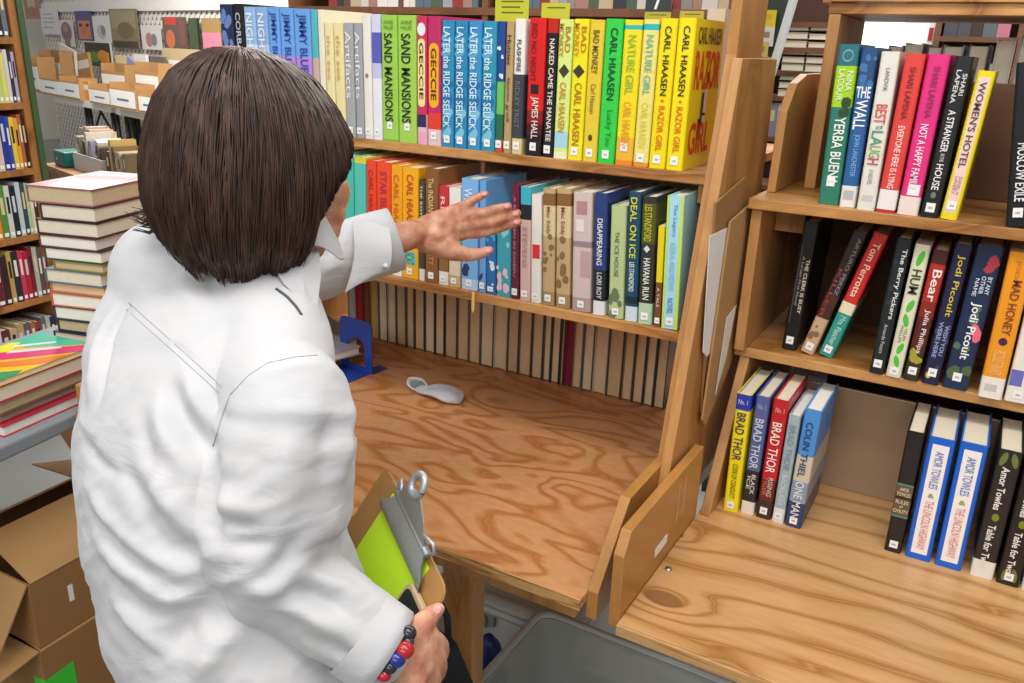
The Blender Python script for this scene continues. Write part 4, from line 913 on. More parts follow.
# local x runs along the face (away from the camera), local y goes into the case
def BX(x0, y0, z0, x1, y1, z1): return MB().box((x0, y0, z0 + .75), (x1, y1, z1 + .75))
BX(-.018, 0, -.75, .012, .26, 1.25).build('side_panel', W_LEFT, t)
BX(.0125, -.008, -.75, .036, .28, 1.25).build('side_panel', M('#3f5a34', .5, .15, 10), t)
BX(-1.2, .245, -.75, -.0185, .26, 1.25).build('back_panel', M('#4a3826', .6, .1), t)
LV = [.755, .528, .288, .040, -.210, -.455, -.72]
for zz in LV + [.99]:
    BX(-1.2, 0, zz - .024, -.0185, .244, zz).build('shelf', W_LEFT, t)
BX(-1.23, 0, -.75, -1.2005, .26, 1.25).build('side_panel', W_LEFT, t)
rows = [
 (.755, [(-.027, '#6a6f78'), (-.048, '#2a3038'), (-.075, '#8fa0b8'), (-.11, '#3a4a6a')]),
 (.528, [(-.022, '#b9a9c4'), (-.036, '#38303a'), (-.050, '#d4c8d4'), (-.066, '#d8d85a'), (-.085, '#b9d07a'), (-.105, '#3a5a3a'), (-.13, '#d9d0c0')]),
 (.288, [(-.022, '#3a2420'), (-.036, '#b8603a'), (-.05, '#e0a03a'), (-.066, '#e8c43a'), (-.085, '#3448a8'), (-.102, '#2a3a8c'), (-.125, '#d8c0b0'), (-.15, '#2a2a2a'), (-.17, '#e0d8d0')]),
 (.040, [(-.022, '#4a3028'), (-.036, '#d8cfae'), (-.052, '#a8c49a'), (-.066, '#3a4a52'), (-.084, '#c4c8cc'), (-.104, '#1f2634'), (-.128, '#d0d0c8'), (-.15, '#5a8a3a'), (-.178, '#f08a1e'), (-.2, '#3a8ab0')]),
 (-.210, [(-.022, '#8a4a3c'), (-.040, '#55504c'), (-.058, '#b0b0a8'), (-.078, '#7a1f28'), (-.096, '#b0202c'), (-.118, '#c83a5a'), (-.138, '#2a2a2c'), (-.165, '#c09a5a'), (-.185, '#3a2420'), (-.21, '#6a2428'), (-.245, '#c4a878')]),
 (-.455, [(-.022, '#26264a'), (-.046, '#b0b4b8'), (-.066, '#5a6474'), (-.088, '#8a3a34'), (-.110, '#a8603a'), (-.134, '#5a5a62'), (-.160, '#b89a6a'), (-.19, '#c4a87a'), (-.22, '#6a2a28'), (-.255, '#d8d4c8'), (-.29, '#3a3a3a')]),
]
ordn = nm + ['thirty-sixth', 'thirty-seventh', 'thirty-eighth', 'thirty-ninth', 'fortieth'] + ['forty-' + q for q in nm[:9]] + ['fiftieth'] + ['fifty-' + q for q in nm[:9]]
levels = ['top', 'second', 'third', 'fourth', 'fifth', 'lowest']
def cname(h):
    r, g, b = [int(h[i:i + 2], 16) for i in (1, 3, 5)]
    mx, mn = max(r, g, b), min(r, g, b)
    lum = (r + g + b) / 3
    if mx - mn < 28:
        return 'white' if lum > 200 else 'pale grey' if lum > 150 else 'grey' if lum > 75 else 'black'
    if r == mx:
        if g > b + 25 and g > r * .82: n = 'yellow'
        elif g > b + 20 and g > r * .55: n = 'orange' if r > 215 and b < 110 else 'tan'
        elif b > g + 20 and r > 150: n = 'pink'
        else: n = 'red' if g < r * .5 else 'brown'
    elif g == mx: n = 'green'
    else: n = 'blue' if r < b * .9 else 'lilac'
    return ('dark ' if lum < 70 else 'pale ' if lum > 190 else '') + n
def pix(P):
    d = Vector(P) - CAMP; z = d.dot(FWD)
    return 512 + 836.309 * d.dot(RT) / z, 341.5 - 836.309 * d.dot(UP) / z
def small_book(o, ax_x, ax_y, w, h, d, col, label, group, lean=0, sticker=True):
    """single-mesh distant book: spine towards -ax_y"""
    mb = MB(); tt = .002
    hw = w / 2 - .0004
    mb.box((-hw, 0, 0), (-hw + tt, d, h)).box((hw - tt, 0, 0), (hw, d, h)).box((-hw + tt, 0, 0), (hw - tt, tt, h))
    mb.box((-hw + tt, tt, .003), (hw - tt, d - .003, h - .003), 1)
    rr = random.Random(int(abs(o.x * 9173 + o.z * 311 + w * 77777)))
    v0 = .45 + .1 * rr.random()
    mb.box((-hw * .45, -.0006, h * v0), (hw * .45, -.0001, h * (v0 + .32)), 2)
    if sticker: mb.box((-hw * .6, -.0007, h * .04), (hw * .6, -.0001, h * .11), 3)
    yaw = math.atan2(ax_x.y, ax_x.x)
    ob = mb.build('book', [M(col, .4, .06, 20), PAGE, M(rr.choice(['#e6e0d4', '#1f1f22', '#d8c690', '#c9ced8']), .5), WHITE], None, 0, o)
    ob.rotation_euler = (0, math.radians(lean), yaw)
    return tag(ob, label, 'book', group)
for li, (zz, bks) in enumerate(rows):
    xr = -.0195
    bk = list(bks)
    while bk[-1][0] > -.42: bk.append((bk[-1][0] - .024 - .008 * ((len(bk) * 7) % 3) / 2, ['#6a4a3a', '#c8c0b0', '#3a4a5a', '#8a2a2a', '#d0b070'][len(bk) % 5]))
    for i, (x, c) in enumerate(bk):
        xe = bk[i + 1][0] if i + 1 < len(bk) else x - .028
        w = x - xe - .0006
        h = (.168, .172, .185, .19, .19, .15)[li] + .012 * ((i * 5 + li) % 4) / 3
        if pix(PB + eB * x + Vector((0, 0, zz + .1)))[0] < -2 and pix(PB + eB * x + Vector((0, 0, zz)))[0] < 2: break
        o = PB + eB * ((x + xe) / 2 + .0015) - nB * .006 + Vector((0, 0, zz + .0004))
        small_book(o, eB, -nB, w, h, .13, c, '%s book, %s from the green panel, %s shelf of the left bookcase' % (cname(c), ordn[i], levels[li]), 'books on the left oak bookcase')

# ------------------------------------------------------------------ lattice wall with cards, and the long table of pamphlet boxes
uL = Vector((.964, -.267, 0)).normalized(); nL = Vector((-.267, -.964, 0)).normalized()
PT = at(90, 102, 8.0)
TZ2 = PT.z
PW = PT - nL * .75                       # lattice plane behind the table
def lw(u, v, off=0.0):
    return hit(u, v, PW + nL * off, nL)
def lframe(p):       # matrix: x along wall, y into wall, z up
    return Matrix(((uL.x, -nL.x, 0, p.x), (uL.y, -nL.y, 0, p.y), (0, 0, 1, p.z), (0, 0, 0, 1)))
mb = MB()
W0, W1, Hh = -3.6, 3.2, 2.6
sp = .105
k = -Hh
def clipbar(x0, s_):
    # diagonal slat from (x0, 0) rising with slope s_, clipped to the panel
    za, zb = 0.0, Hh
    xa, xb = x0, x0 + s_ * Hh
    def cl(xv): return (xv - x0) / s_
    lo, hi = sorted((cl(W0), cl(W1)))
    za = max(0, lo); zb = min(Hh, hi)
    if zb - za < .05: return None
    return (x0 + s_ * za, za, x0 + s_ * zb, zb)
for s_, dy in ((1, 0), (-1, .006)):
    x = W0 - Hh if s_ > 0 else W0
    end = W1 if s_ > 0 else W1 + Hh
    while x < end:
        c = clipbar(x, s_)
        if c:
            xa, za, xb, zb = c; h2 = .028
            mb.add([(xa - h2, dy, za), (xa + h2, dy, za), (xb + h2, dy, zb), (xb - h2, dy, zb), (xa - h2, dy + .005, za), (xa + h2, dy + .005, za), (xb + h2, dy + .005, zb), (xb - h2, dy + .005, zb)],
                   [(0, 1, 2, 3), (7, 6, 5, 4), (0, 4, 5, 1), (2, 6, 7, 3), (1, 5, 6, 2), (3, 7, 4, 0)])
        x += sp
tl = thing('lattice_panel', 'white diagonal lattice panel behind the pamphlet table', 'lattice', Vector((PW.x, PW.y, -.75)), (0, 0, math.atan2(uL.y, uL.x)))
mb.build('lattice_slats', M('#e9e4dc', .6, .04), tl)
rail = lw(130, 6)
MB().box((W0, -.03, rail.z + .75 - .05), (W1, -.001, rail.z + .75 + .05)).build('rail', M('#f2eee8', .5), tl)
MB().box((W0, .012, 0), (W1, .03, Hh)).build('backing', M('#b9b0a4', .8, .06, 6), tl)
def card(name, label, u0, v0, u1, v1, art, off=.05, frame_=None, group='cards and prints on the lattice panel'):
    a_ = lw(u0, v1, off); b_ = lw(u1, v1, off); c_ = lw(u0, v0, off)
    w = (b_ - a_).dot(uL); h = c_.z - a_.z
    t = thing(name, label, 'print' if name != 'book' else 'book', a_, (0, 0, math.atan2(uL.y, uL.x)), group)
    MB().box((0, 0, 0), (w, .008, h)).build('card', M(frame_ or art[0][1], .3, .05), t)
    mb = MB(); mats = []
    for i, (poly, c) in enumerate(art):
        mats.append(M(c, .35, .12, 14)); mb.add([(p[0] * w, -.001 - .0008 * i, p[1] * h) for p in poly], [tuple(range(len(poly)))], i)
    mb.build('picture', mats, t)
    return t
R_ = lambda a, b, c, d: [(a, b), (c, b), (c, d), (a, d)]
E_ = lambda cx, cy, rx, ry: [(cx + rx * math.cos(2 * PI * k / 16), cy + ry * math.sin(2 * PI * k / 16)) for k in range(16)]
card('print', 'brown portrait print at the top left of the lattice, beside the bookcase', 26, -6, 41, 19, [(R_(.05, .05, .95, .95), '#b98a68'), (R_(.25, .45, .75, .95), '#d9c6a8'), (E_(.5, .3, .25, .2), '#c27a5a')])
card('notice', 'white printed notice pinned on the lattice', 43, 8, 60, 34, [(R_(.02, .02, .98, .98), '#f0ecf0'), (R_(.2, .75, .7, .78), '#a9a9b4'), (R_(.15, .6, .8, .63), '#a9a9b4'), (R_(.15, .45, .8, .48), '#a9a9b4'), (R_(.15, .25, .7, .28), '#a9a9b4')])
card('print', 'small arched print of a mauve figure beside the notice', 62, 20, 75, 46, [(R_(0, 0, 1, 1), '#e9e4e0'), (E_(.5, .55, .4, .38), '#8c6a78'), (E_(.5, .7, .2, .16), '#b98a80'), (R_(.3, 0, .7, .3), '#9a7468')])
card('print', 'print of a reddish face with dark eyes under a blue top', 78, 11, 94, 40, [(R_(0, 0, 1, 1), '#55508c'), (R_(.12, .05, .88, .68), '#d98462'), (E_(.3, .52, .1, .06), '#2a1a1a'), (E_(.72, .52, .1, .06), '#2a1a1a'), (R_(.42, .25, .58, .42), '#c26a4a')])
card('print', 'white card with a small grey drawing right of the face print', 95, 16, 113, 42, [(R_(0, 0, 1, 1), '#ecebe8'), (E_(.45, .4, .25, .28), '#c9c9c4'), (E_(.55, .45, .12, .2), '#8f8f88')])
card('print', 'large olive brown landscape print in the middle of the lattice', 113, 9, 140, 47, [(R_(0, 0, 1, 1), '#8f8468'), (R_(.05, .5, .95, .95), '#a39a7c'), (E_(.55, .45, .3, .22), '#7a6a4a'), (R_(.05, .0, .95, .18), '#4f4434')])
card('print', 'white card with small red figures right of the olive print', 143, 25, 162, 49, [(R_(0, 0, 1, 1), '#e6e2de'), (E_(.4, .4, .18, .3), '#b98a88'), (E_(.65, .4, .15, .25), '#8f8484')])
card('print', 'print of an orange figure under a red block on a dark ground', 165, 17, 188, 48, [(R_(0, 0, 1, 1), '#6a5f55'), (R_(.1, .75, .6, 1), '#d8483a'), (E_(.3, .3, .2, .3), '#e07a52'), (R_(.7, .1, .95, .9), '#8a5a50')])
card('book', 'dark green book standing against the lattice left of the pink card', 191, 18, 201, 51, [(R_(.02, .02, .98, .98), '#4a5a3e'), (R_(.85, 0, 1, 1), '#161616')])
card('print', 'tan card with a pink lower half beside the tall navy spine', 204, 18, 222, 52, [(R_(0, 0, 1, 1), '#a98a58'), (R_(0, 0, 1, .58), '#e48aa0')])
card('framed_picture', 'small dark framed picture of orange and green fruit on the table', 86, 41, 113, 66, [(R_(.04, .04, .96, .96), '#2a2420'), (R_(.15, .1, .9, .66), '#3a5a2a'), (E_(.4, .4, .2, .2), '#6a9a3a'), (E_(.7, .45, .2, .24), '#e8962a'), (R_(.8, .1, .92, .6), '#f0a83a')], .16, '#e9e4da')

# folding table and its boxes
tb = thing('folding_table', 'long white folding table with black legs under the pamphlet boxes', 'table', Vector((PT.x, PT.y, -.75)), (0, 0, math.atan2(uL.y, uL.x)))
TH = TZ2 + .75
MB().box((-1.1, 0, TH - .06), (.52, .62, TH)).box((.56, .02, TH - .07), (2.2, .66, TH - .005)).build('tabletop', M('#e0dbd2', .5, .05), tb)
BLK = M('#1f1c1b', .45)
for x in (-.37, -.28, .33, .43, .66, .78):
    for y in (.08, .54):
        MB().tube([(x, y, 0), (x, y, TH - .061)], .022, 8).build('leg', BLK, tb)
MB().tube([(-.28, .08, TH - .35), (.05, .08, TH - .065)], .012, 6).build('brace', BLK, tb)
MB().tube([(.33, .08, TH - .30), (-.02, .08, TH - .065)], .012, 6).build('brace', BLK, tb)
MB().tube([(.33, .08, .45), (.78, .08, .40)], .012, 6).build('brace', BLK, tb)
def tp(u, v, off): return hit(u, v, PT + nL * off, nL)
gP = 'pamphlet boxes on the white table'
def pbox(u0, v0, u1, v1, off, label, lab=True, fill=True, col=CARD):
    a_ = tp(u0, v1, off); b_ = tp(u1, v1, off); c_ = tp(u0, v0, off)
    w = (b_ - a_).dot(uL); h = max(.05, c_.z - TZ2)
    t = thing('pamphlet_box', label, 'box', Vector((a_.x, a_.y, TZ2 + .0005)), (0, 0, math.atan2(uL.y, uL.x)), gP)
    d = .17 if off > -.1 else .13
    MB().box((0, 0, 0), (w, .006, h * .8)).box((0, .006, 0), (.006, d, h)).box((w - .006, .006, 0), (w, d, h)).box((0, d, 0), (w, d + .006, h)).box((.006, .006, 0), (w - .006, d, .006)).build('box_body', col, t)
    if lab:
        MB().box((.012, -.004, h * .1), (w - .012, -.0005, h * .72)).build('label_card', WHITE, t)
        MB().box((w * .3, -.0055, h * .34), (w * .75, -.0042, h * .42)).build('printed_line', M('#6a6f80', .6), t)
    return t
for i, (u0, v0, u1, v1, off, lb) in enumerate([
    (28, 56, 41, 92, .03, 'tan pamphlet box half hidden by the oak bookcase'), (42, 50, 62, 80, -.20, 'tan pamphlet box standing high in the back row near the bookcase'),
    (41, 74, 61, 95, .03, 'white fronted pamphlet box, left of the adjoining pair'), (61, 76, 80, 97, .03, 'white fronted pamphlet box, right of the adjoining pair'),
    (90, 84, 111, 103, .03, 'white fronted pamphlet box left of the raised one'), (111, 82, 136, 104, .05, 'white fronted pamphlet box in front, raised above its neighbours'),
    (139, 90, 156, 107, .03, 'white fronted pamphlet box beside the brown hair'), (103, 63, 126, 88, -.20, 'tan pamphlet box with a pale label behind the raised white one'),
    (137, 62, 160, 92, -.20, 'tan pamphlet box with a grey label next to the hair')]):
    pbox(u0, v0, u1, v1, off, lb)
for u0, v0, u1, v1, off, c, lb, lean in [
    (62, 50, 76, 84, -.36, '#ece6d8', 'cream folder leaning in the back row of the pamphlet table', 10), (78, 60, 92, 80, -.40, '#b58c56', 'tan folder in front of the framed picture', -6),
    (80, 80, 90, 97, -.02, '#d8963a', 'orange cardboard tray between the white boxes', 0), (126, 60, 133, 90, -.36, '#8a8fae', 'leaning blue grey booklet behind the raised white box', 18),
    (133, 66, 139, 90, -.41, '#d8a860', 'orange yellow booklet right of the blue grey one', -14), (116, 55, 134, 64, -.46, '#e6d59a', 'pale yellow booklet in the back row', 0),
    (134, 54, 146, 63, -.46, '#e9e6e0', 'white booklet in the back row near the hair', 0), (147, 56, 164, 66, -.50, '#6a625a', 'dark booklets in the back row near the hair', 0), (164, 48, 200, 72, -.55, '#c9b48a', 'large tan folder right at the edge of the hair', 0)]:
    a_ = tp(u0, v1, off); b_ = tp(u1, v1, off); c_ = tp(u0, v0, off)
    w = (b_ - a_).dot(uL); h = c_.z - TZ2
    o = MB().box((0, 0, 0), (w, .03, h)).box((.01, -.001, h * .55), (w - .01, 0, h * .8), 1).build('booklet', [M(c, .6, .08), M('#efe9e0', .6)], None, 0, Vector((a_.x, a_.y, TZ2 + .001 + abs(math.sin(math.radians(lean))) * w)))
    o.rotation_euler = (0, math.radians(lean), math.atan2(uL.y, uL.x))
    tag(o, lb, 'booklet', 'booklets and folders on the pamphlet table')
# crate of books in front of that table
cN = at(100, 152, 4.6)
CZ = cN.z
t = thing('side_table', 'low wooden table holding crates of books behind the tall stack', 'table', Vector((cN.x, cN.y, -.75)), (0, 0, math.atan2(uL.y, uL.x)))
hz = CZ + .75 - .09
MB().box((-.36, -.2, hz - .03), (.75, .45, hz)).build('tabletop', W_LEFT, t)
for x in (-.32, .71):
    for y in (-.16, .41):
        MB().box((x - .02, y - .02, 0), (x + .02, y + .02, hz - .0305)).build('leg', W_LEFT, t)
MB().box((-.34, -.18, hz - .16), (.73, -.165, hz - .0305)).build('apron', W_LEFT, t)
def onside(x, y, z): return Vector((cN.x, cN.y, 0)) + uL * x - nL * y + Vector((0, 0, z))
yawL = math.atan2(uL.y, uL.x)
sb = thing('green_case', 'teal green plastic case on the low table', 'case', onside(-.27, -.16, CZ - .0895), (0, 0, yawL))
MB().box((0, 0, 0), (.17, .12, .085)).build('case_body', M('#0f6a62', .4), sb, .008)
MB().tube([(.06, -.002, .04), (.06, .002, .04)], .012, 12).build('button', M('#9fc4c0', .4), sb)
wb = thing('book_crate', 'white plastic crate full of paperbacks on the low table', 'crate', onside(-.07, -.12, CZ - .0895), (0, 0, yawL))
MB().box((0, 0, 0), (.42, .008, .09)).box((0, .25, 0), (.42, .258, .09)).box((0, .008, 0), (.008, .25, .09)).box((.412, .008, 0), (.42, .25, .09)).box((.008, .008, 0), (.412, .25, .006)).build('crate_body', M('#d9d6ce', .5), wb)
for i, (x, w, h, c, ln) in enumerate([(.03, .035, .17, '#c8c0b4', 0), (.07, .03, .16, '#6a6a4a', -10), (.115, .04, .15, '#4a4438', 8), (.17, .03, .2, '#d8d0c4', 0), (.22, .035, .16, '#8a8494', 0), (.27, .04, .17, '#e4e0d8', 22), (.33, .03, .15, '#a89a84', 0), (.37, .03, .14, '#5a4a3a', 0)]):
    small_book(onside(-.07 + x, -.10, CZ - .083 + abs(math.sin(math.radians(ln))) * w), uL, -nL, w, h, .13, c, '%s paperback standing in the white crate, %s from its left end' % (cname(c), ordn[i]), 'paperbacks in the white crate', ln)
for i, (x, w, h, c) in enumerate([(-.33, .05, .19, '#c9a8a4'), (-.27, .05, .2, '#b9b0a8'), (-.21, .045, .19, '#d8a890'), (-.16, .04, .18, '#d0c4a4')]):
    small_book(onside(x, .02, CZ - .0895), uL, -nL, w, h, .13, c, '%s book behind the teal case, %s from the left' % (cname(c), ordn[i]), 'books behind the teal case')
for i, (x, w, h, c) in enumerate([(.39, .05, .14, '#5a4030'), (.44, .03, .2, '#c9a860'), (.475, .03, .17, '#8a6a40'), (.51, .03, .15, '#b0a080'), (.545, .03, .15, '#d0c4a8'), (.58, .03, .14, '#a89870'), (.615, .03, .15, '#7a6a4a')]):
    small_book(onside(x, -.10, CZ - .0895), uL, -nL, w, h, .13, c, '%s book right of the white crate, %s along' % (cname(c), ordn[i]), 'books right of the white crate')

# ------------------------------------------------------------------ far bookcases beyond the centre unit
YF = 2.3
def fy_(u, v, y=YF): return hit(u, v, (0, y, 0), (0, 1, 0))
s0 = fy_(420, 7).z
t = thing('bookcase', 'tall brown bookcase in the next aisle above the yellow and green books', 'bookcase', (-1.0, YF, -.75))
SHZ = [s0 - .62, s0 - .31, s0, s0 + .31]
XL, XE = -2.75, -.52
def FB(x0, y0, z0, x1, y1, z1): return MB().box((x0 + 1.0, y0 - YF, z0 + .75), (x1 + 1.0, y1 - YF, z1 + .75))
for zz in SHZ:
    FB(XL, YF, zz - .03, XE, YF + .28, zz).build('shelf', W_FAR, t)
for x in (XL - .03, -1.65, XE):
    FB(x, YF + .002, -.75, x + .03, YF + .28, s0 + .62).build('upright', W_FAR, t)
FB(XL, YF + .285, -.75, XE, YF + .3, s0 + .62).build('back_panel', M('#3f2a1e', .7), t)
pal = ['#8a8480', '#c9c4bc', '#6a4a40', '#d8d0c8', '#3a3a42', '#a07a70', '#5a6a7a', '#b9a88a', '#8f3a38', '#dcd8d4', '#4f5f4a', '#9a9aa4']
fn = ['a', 'b']
for li, zz in enumerate((s0,)):
    x = XE - .005; i = 0
    while i < 60:
        w = .03 + .034 * rnd.random(); x -= w
        if pix((x, YF, zz + .05))[0] < 322: break
        if not (-1.655 < x + w and x < -1.615) and pix((x, YF, zz + .05))[0] < 745:
            c = rnd.choice(pal); h = .19 + .07 * rnd.random()
            pu = int(round(512 + 0))
            small_book(Vector((x + w / 2, YF + .015, zz + .0005)), Vector((1, 0, 0)), None, w - .001, h, .15, c, '%s book on the far brown bookcase, %s visible from its right upright' % (cname(c), ordn[i]), 'books on the far brown bookcase', sticker=False)
            i += 1

def sign(label, u0, v0, u1, v1, y, col='#c9cf3a', lines=3):
    a_ = hit(u0, v1, (0, y, 0), (0, 1, 0)); b_ = hit(u1, v0, (0, y, 0), (0, 1, 0))
    w = b_.x - a_.x; h = b_.z - a_.z
    t = thing('shelf_sign', label, 'sign', (a_.x, y, a_.z), (0, 0, 0), 'yellow shelf signs')
    MB().box((0, 0, ZU + .0005 - a_.z), (w, .002, h)).build('sign_card', M(col, .5, .04), t)
    mb = MB()
    for k in range(lines):
        z0 = h * (.72 - .25 * k); mb.box((w * .2, -.0006, z0), (w * (.85 - .1 * (k % 2)), -.0001, z0 + h * .07))
    mb.build('printed_line', M('#6a7020', .6), t)
sign('large yellow sign card above the blue wave spines', 495, -4, 529, 18, .96)
sign('yellow sign card above the red and lime spines', 541, 3, 570, 22, .97, lines=1)
sign('olive yellow sign card above the green spine, under a dark poster', 644, 12, 671, 24, .96, '#b9b23a', 1)
sign('olive yellow sign card above the right yellow spines', 679, 11, 704, 24, .97, '#c4b43a', 1)
a_ = hit(645, 12, (0, YF - .006, 0), (0, 1, 0)); b_ = hit(672, -8, (0, YF - .006, 0), (0, 1, 0))
t = thing('poster', 'dark poster with white strokes above the olive sign', 'poster', (a_.x, YF - .006, a_.z))
MB().box((0, 0, 0), (b_.x - a_.x, .004, b_.z - a_.z)).build('poster_sheet', M('#3a3a3c', .5, .2, 30), t)
MB().prism([((b_.x - a_.x) * .35, -.001, .01), ((b_.x - a_.x) * .45, -.001, .01), ((b_.x - a_.x) * .6, -.001, .06), ((b_.x - a_.x) * .5, -.001, .06)], (0, .0006, 0)).build('white_stroke', WHITE, t)
a_ = hit(706, 28, (0, .70, 0), (0, 1, 0))
tag(MB().box((0, 0, ZU + .0005 - a_.z), (.035, .12, .035)).build('paper_bundle', M('#d8c8b4', .7, .1), None, 0, a_), 'pale paper bundle above the front facing yellow book', 'paper')

# ---- seen through the gap between the two units
YG = 1.75
def g(u, v, y=YG): return hit(u, v, (0, y, 0), (0, 1, 0))
a_ = g(754, 93); b_ = g(799, -20)
t = thing('chalkboard', 'dark green board with a white edge standing in the gap between the units', 'board', (a_.x, YG, a_.z))
w, h = b_.x - a_.x, b_.z - a_.z
MB().prism([(-.02, 0, 0), (w - .068, 0, 0), (w - .012, 0, h), (-.02, 0, h)], (0, .02, 0)).build('board_panel', M('#24382c', .5, .1), t)
MB().prism([(w - .068, -.004, 0), (w - .046, -.004, 0), (w + .010, -.004, h), (w - .012, -.004, h)], (0, .024, 0)).build('white_edge', M('#e4eaec', .4), t)
MB().box((-.02, .022, -.75 - a_.z), (.0, .04, .05)).build('post', M('#24382c', .5), t)
yb = YG - .03
for lab, nm_, u0, v0, u1, v1, c, dd in [('yellow leaflet on the dark green board', 'leaflet', 757, 10, 777, 27, '#e0c61e', 0), ('white leaflet with grey pictures under the yellow one on the board', 'leaflet', 755, 27, 775, 46, '#d9d6d2', .004), ('pale tan leaflet lowest on the dark green board', 'leaflet', 753, 42, 769, 60, '#c9b24a', .008)]:
    p0 = g(u0, v1, yb - dd); p1 = g(u1, v0, yb - dd)
    o = MB().box((0, 0, 0), (p1.x - p0.x, .002, p1.z - p0.z)).box(((p1.x - p0.x) * .2, -.0006, (p1.z - p0.z) * .45), ((p1.x - p0.x) * .75, -.0001, (p1.z - p0.z) * .75), 1).build('leaflet', [M(c, .5), M('#8a8078' if dd else '#d0b010', .5)], None, 0, p0)
    tag(o, lab, 'leaflet', 'leaflets on the green board')
YH = 2.9
t = thing('bookcase', 'far shelf with books lying flat, seen between the units', 'bookcase', (g(770, 0, YH).x, YH, -.75))
bx0 = g(770, 0, YH).x; bx1 = g(842, 0, YH).x
hs = [g(810, v, YH).z for v in (22, 48, 72, 98, 140, 190)]
for zz in hs: MB().box((0, 0, zz + .75 - .02), (bx1 - bx0, .25, zz + .75)).build('shelf', W_FAR, t)
MB().box((0, .255, 0), (bx1 - bx0, .27, 2.0)).build('back_panel', M('#4a2a1e', .7), t)
ii = 0
cols = ['#cdbfae', '#b9aa94', '#d8d0c0', '#8f8a5a', '#c4a894', '#a39a90']
for li, (zz, n) in enumerate(zip(hs[1:4], (3, 3, 3))):
    z = zz + .0004
    for k in range(n):
        for hx in (0, 1):
            w = .095 if hx == 0 else .075; th = .022 + .01 * rnd.random()
            xx = g(789, 0, YH).x + hx * .10
            tag(MB().box((0, 0, 0), (w, .2, .003)).box((0, 0, th - .003), (w, .2, th)).box((.003, .002, .003), (w - .002, .196, th - .003), 1).build('book', [M(cols[(li * 3 + k + hx) % 6], .5), PAGE], None, 0, (xx, YH + .01, z + k * .034)),
                '%s book lying on the %s far shelf between the units, %s of %s pile' % (cname(cols[(li * 3 + k + hx) % 6]), ('highest', 'middle', 'lower')[li], ('bottom', 'middle', 'top')[k], ('left', 'right')[hx]), 'book', 'books lying flat on the far shelf')
x = bx0 + .02
for k in range(8):
    w = .03 + .012 * (k % 3)
    if x + w > bx1 - .004: break
    c = ['#d9d6d4', '#8a8a94', '#c4c4cc', '#3a2a3a', '#e4e0dc', '#a8a4a0', '#6a2430', '#d8d0c4'][k]
    small_book(Vector((x + w / 2, YH + .01, hs[4] + .0005)), Vector((1, 0, 0)), None, w - .001, .145, .15, c, '%s book, %s from the left, low far shelf in the gap' % (cname(c), ordn[k]), 'books standing on the far shelf in the gap', sticker=False)
    x += w

# ---- far side of the right unit: bright window and another bookcase
YW = 5.2
w0 = g(858, 45, YW); w1 = g(918, 2, YW)
WN, wnt, wb_ = new_mat('window_daylight')
wem = N(wnt, 'ShaderNodeEmission'); wem.inputs['Color'].default_value = (1, .99, .97, 1); wem.inputs['Strength'].default_value = 2.2
wno = N(wnt, 'ShaderNodeTexNoise'); wno.inputs['Scale'].default_value = 1.5
wrp = ramp(wnt, [(0.3, '#f2f4f6'), (0.7, '#ffffff')]); wnt.links.new(wno.outputs['Fac'], wrp.inputs[0]); wnt.links.new(wrp.outputs[0], wem.inputs['Color'])
wnt.links.new(wem.outputs[0], wnt.nodes['Material Output'].inputs['Surface'])
o = MB().box((w0.x - .3, YW, w0.z - .5), (w1.x - .05, YW + .02, w0.z + 1.1)).build('window_1', WN); tag(o, kind='structure')
o = MB().box((w1.x - .049, YW - .03, w0.z - .5), (w1.x + .12, YW + .02, w0.z + 1.1)).box((w0.x - .42, YW - .03, w0.z - .5), (w0.x - .301, YW + .02, w0.z + 1.1)).build('trim_1', M('#f0efec', .5)); tag(o, kind='structure')
p0 = g(925, 50, 4.6); p1 = g(938, 10, 4.6)
t = thing('banner', 'narrow white banner with red blocks beside the bright window', 'banner', (p0.x, 4.6, -.75))
bw, bh = p1.x - p0.x, p1.z + .75 + .3
MB().box((0, 0, 0), (bw, .01, bh)).build('banner_cloth', M('#efece8', .6), t)
zb_ = p0.z + .75
for z0, z1 in ((zb_ + .05, zb_ + .12), (zb_ + .17, zb_ + .24)):
    MB().box((bw * .1, -.003, z0), (bw * .9, -.0005, z1)).build('red_block', M('#c0202c', .5), t)
YR = 4.2
q0 = g(940, 37, YR); q1 = g(1060, 37, YR)
t = thing('bookcase', 'far brown bookcase beyond the top level of the right unit', 'bookcase', (q0.x, YR, -.75))
L_ = q1.x - q0.x + .3
zs = [g(980, 37, YR).z, g(980, 37, YR).z - .33, g(980, 37, YR).z + .33]
for zz in zs: MB().box((0, 0, zz + .75 - .025), (L_, .26, zz + .75)).build('shelf', W_FAR, t)
for x in (-.03, L_ * .42, L_):
    MB().box((x, -.002, 0), (x + .03, .26, 2.3)).build('upright', W_FAR, t)
MB().box((0, .265, 0), (L_, .28, 2.3)).build('back_panel', M('#5a3a2a', .7), t)
for li, zz in enumerate(zs[:2]):
    x = q0.x + .01; k = 0
    while x < q0.x + L_ - .06 and k < 40:
        w = .04 + .03 * rnd.random(); c = rnd.choice(['#3a2a24', '#6a3a34', '#8a8a8c', '#4a4a52', '#a8485a', '#c8788c', '#d0c8c0', '#5a6a6a', '#2f2f34'])
        xm = q0.x + L_ * .42
        if not (x < xm + .035 and x + w > xm - .005) and 930 < pix((x, YR, zz + .1))[0] < 1026:
            small_book(Vector((x + w / 2, YR + .012, zz + .0005)), Vector((1, 0, 0)), None, w - .001, .2 + .05 * rnd.random(), .15, c,
                       '%s book, %s on the %s shelf of the far right bookcase' % (cname(c), ordn[k], ('upper', 'lower')[li]), 'books on the far bookcase behind the right unit', sticker=False)
            k += 1
        x += w
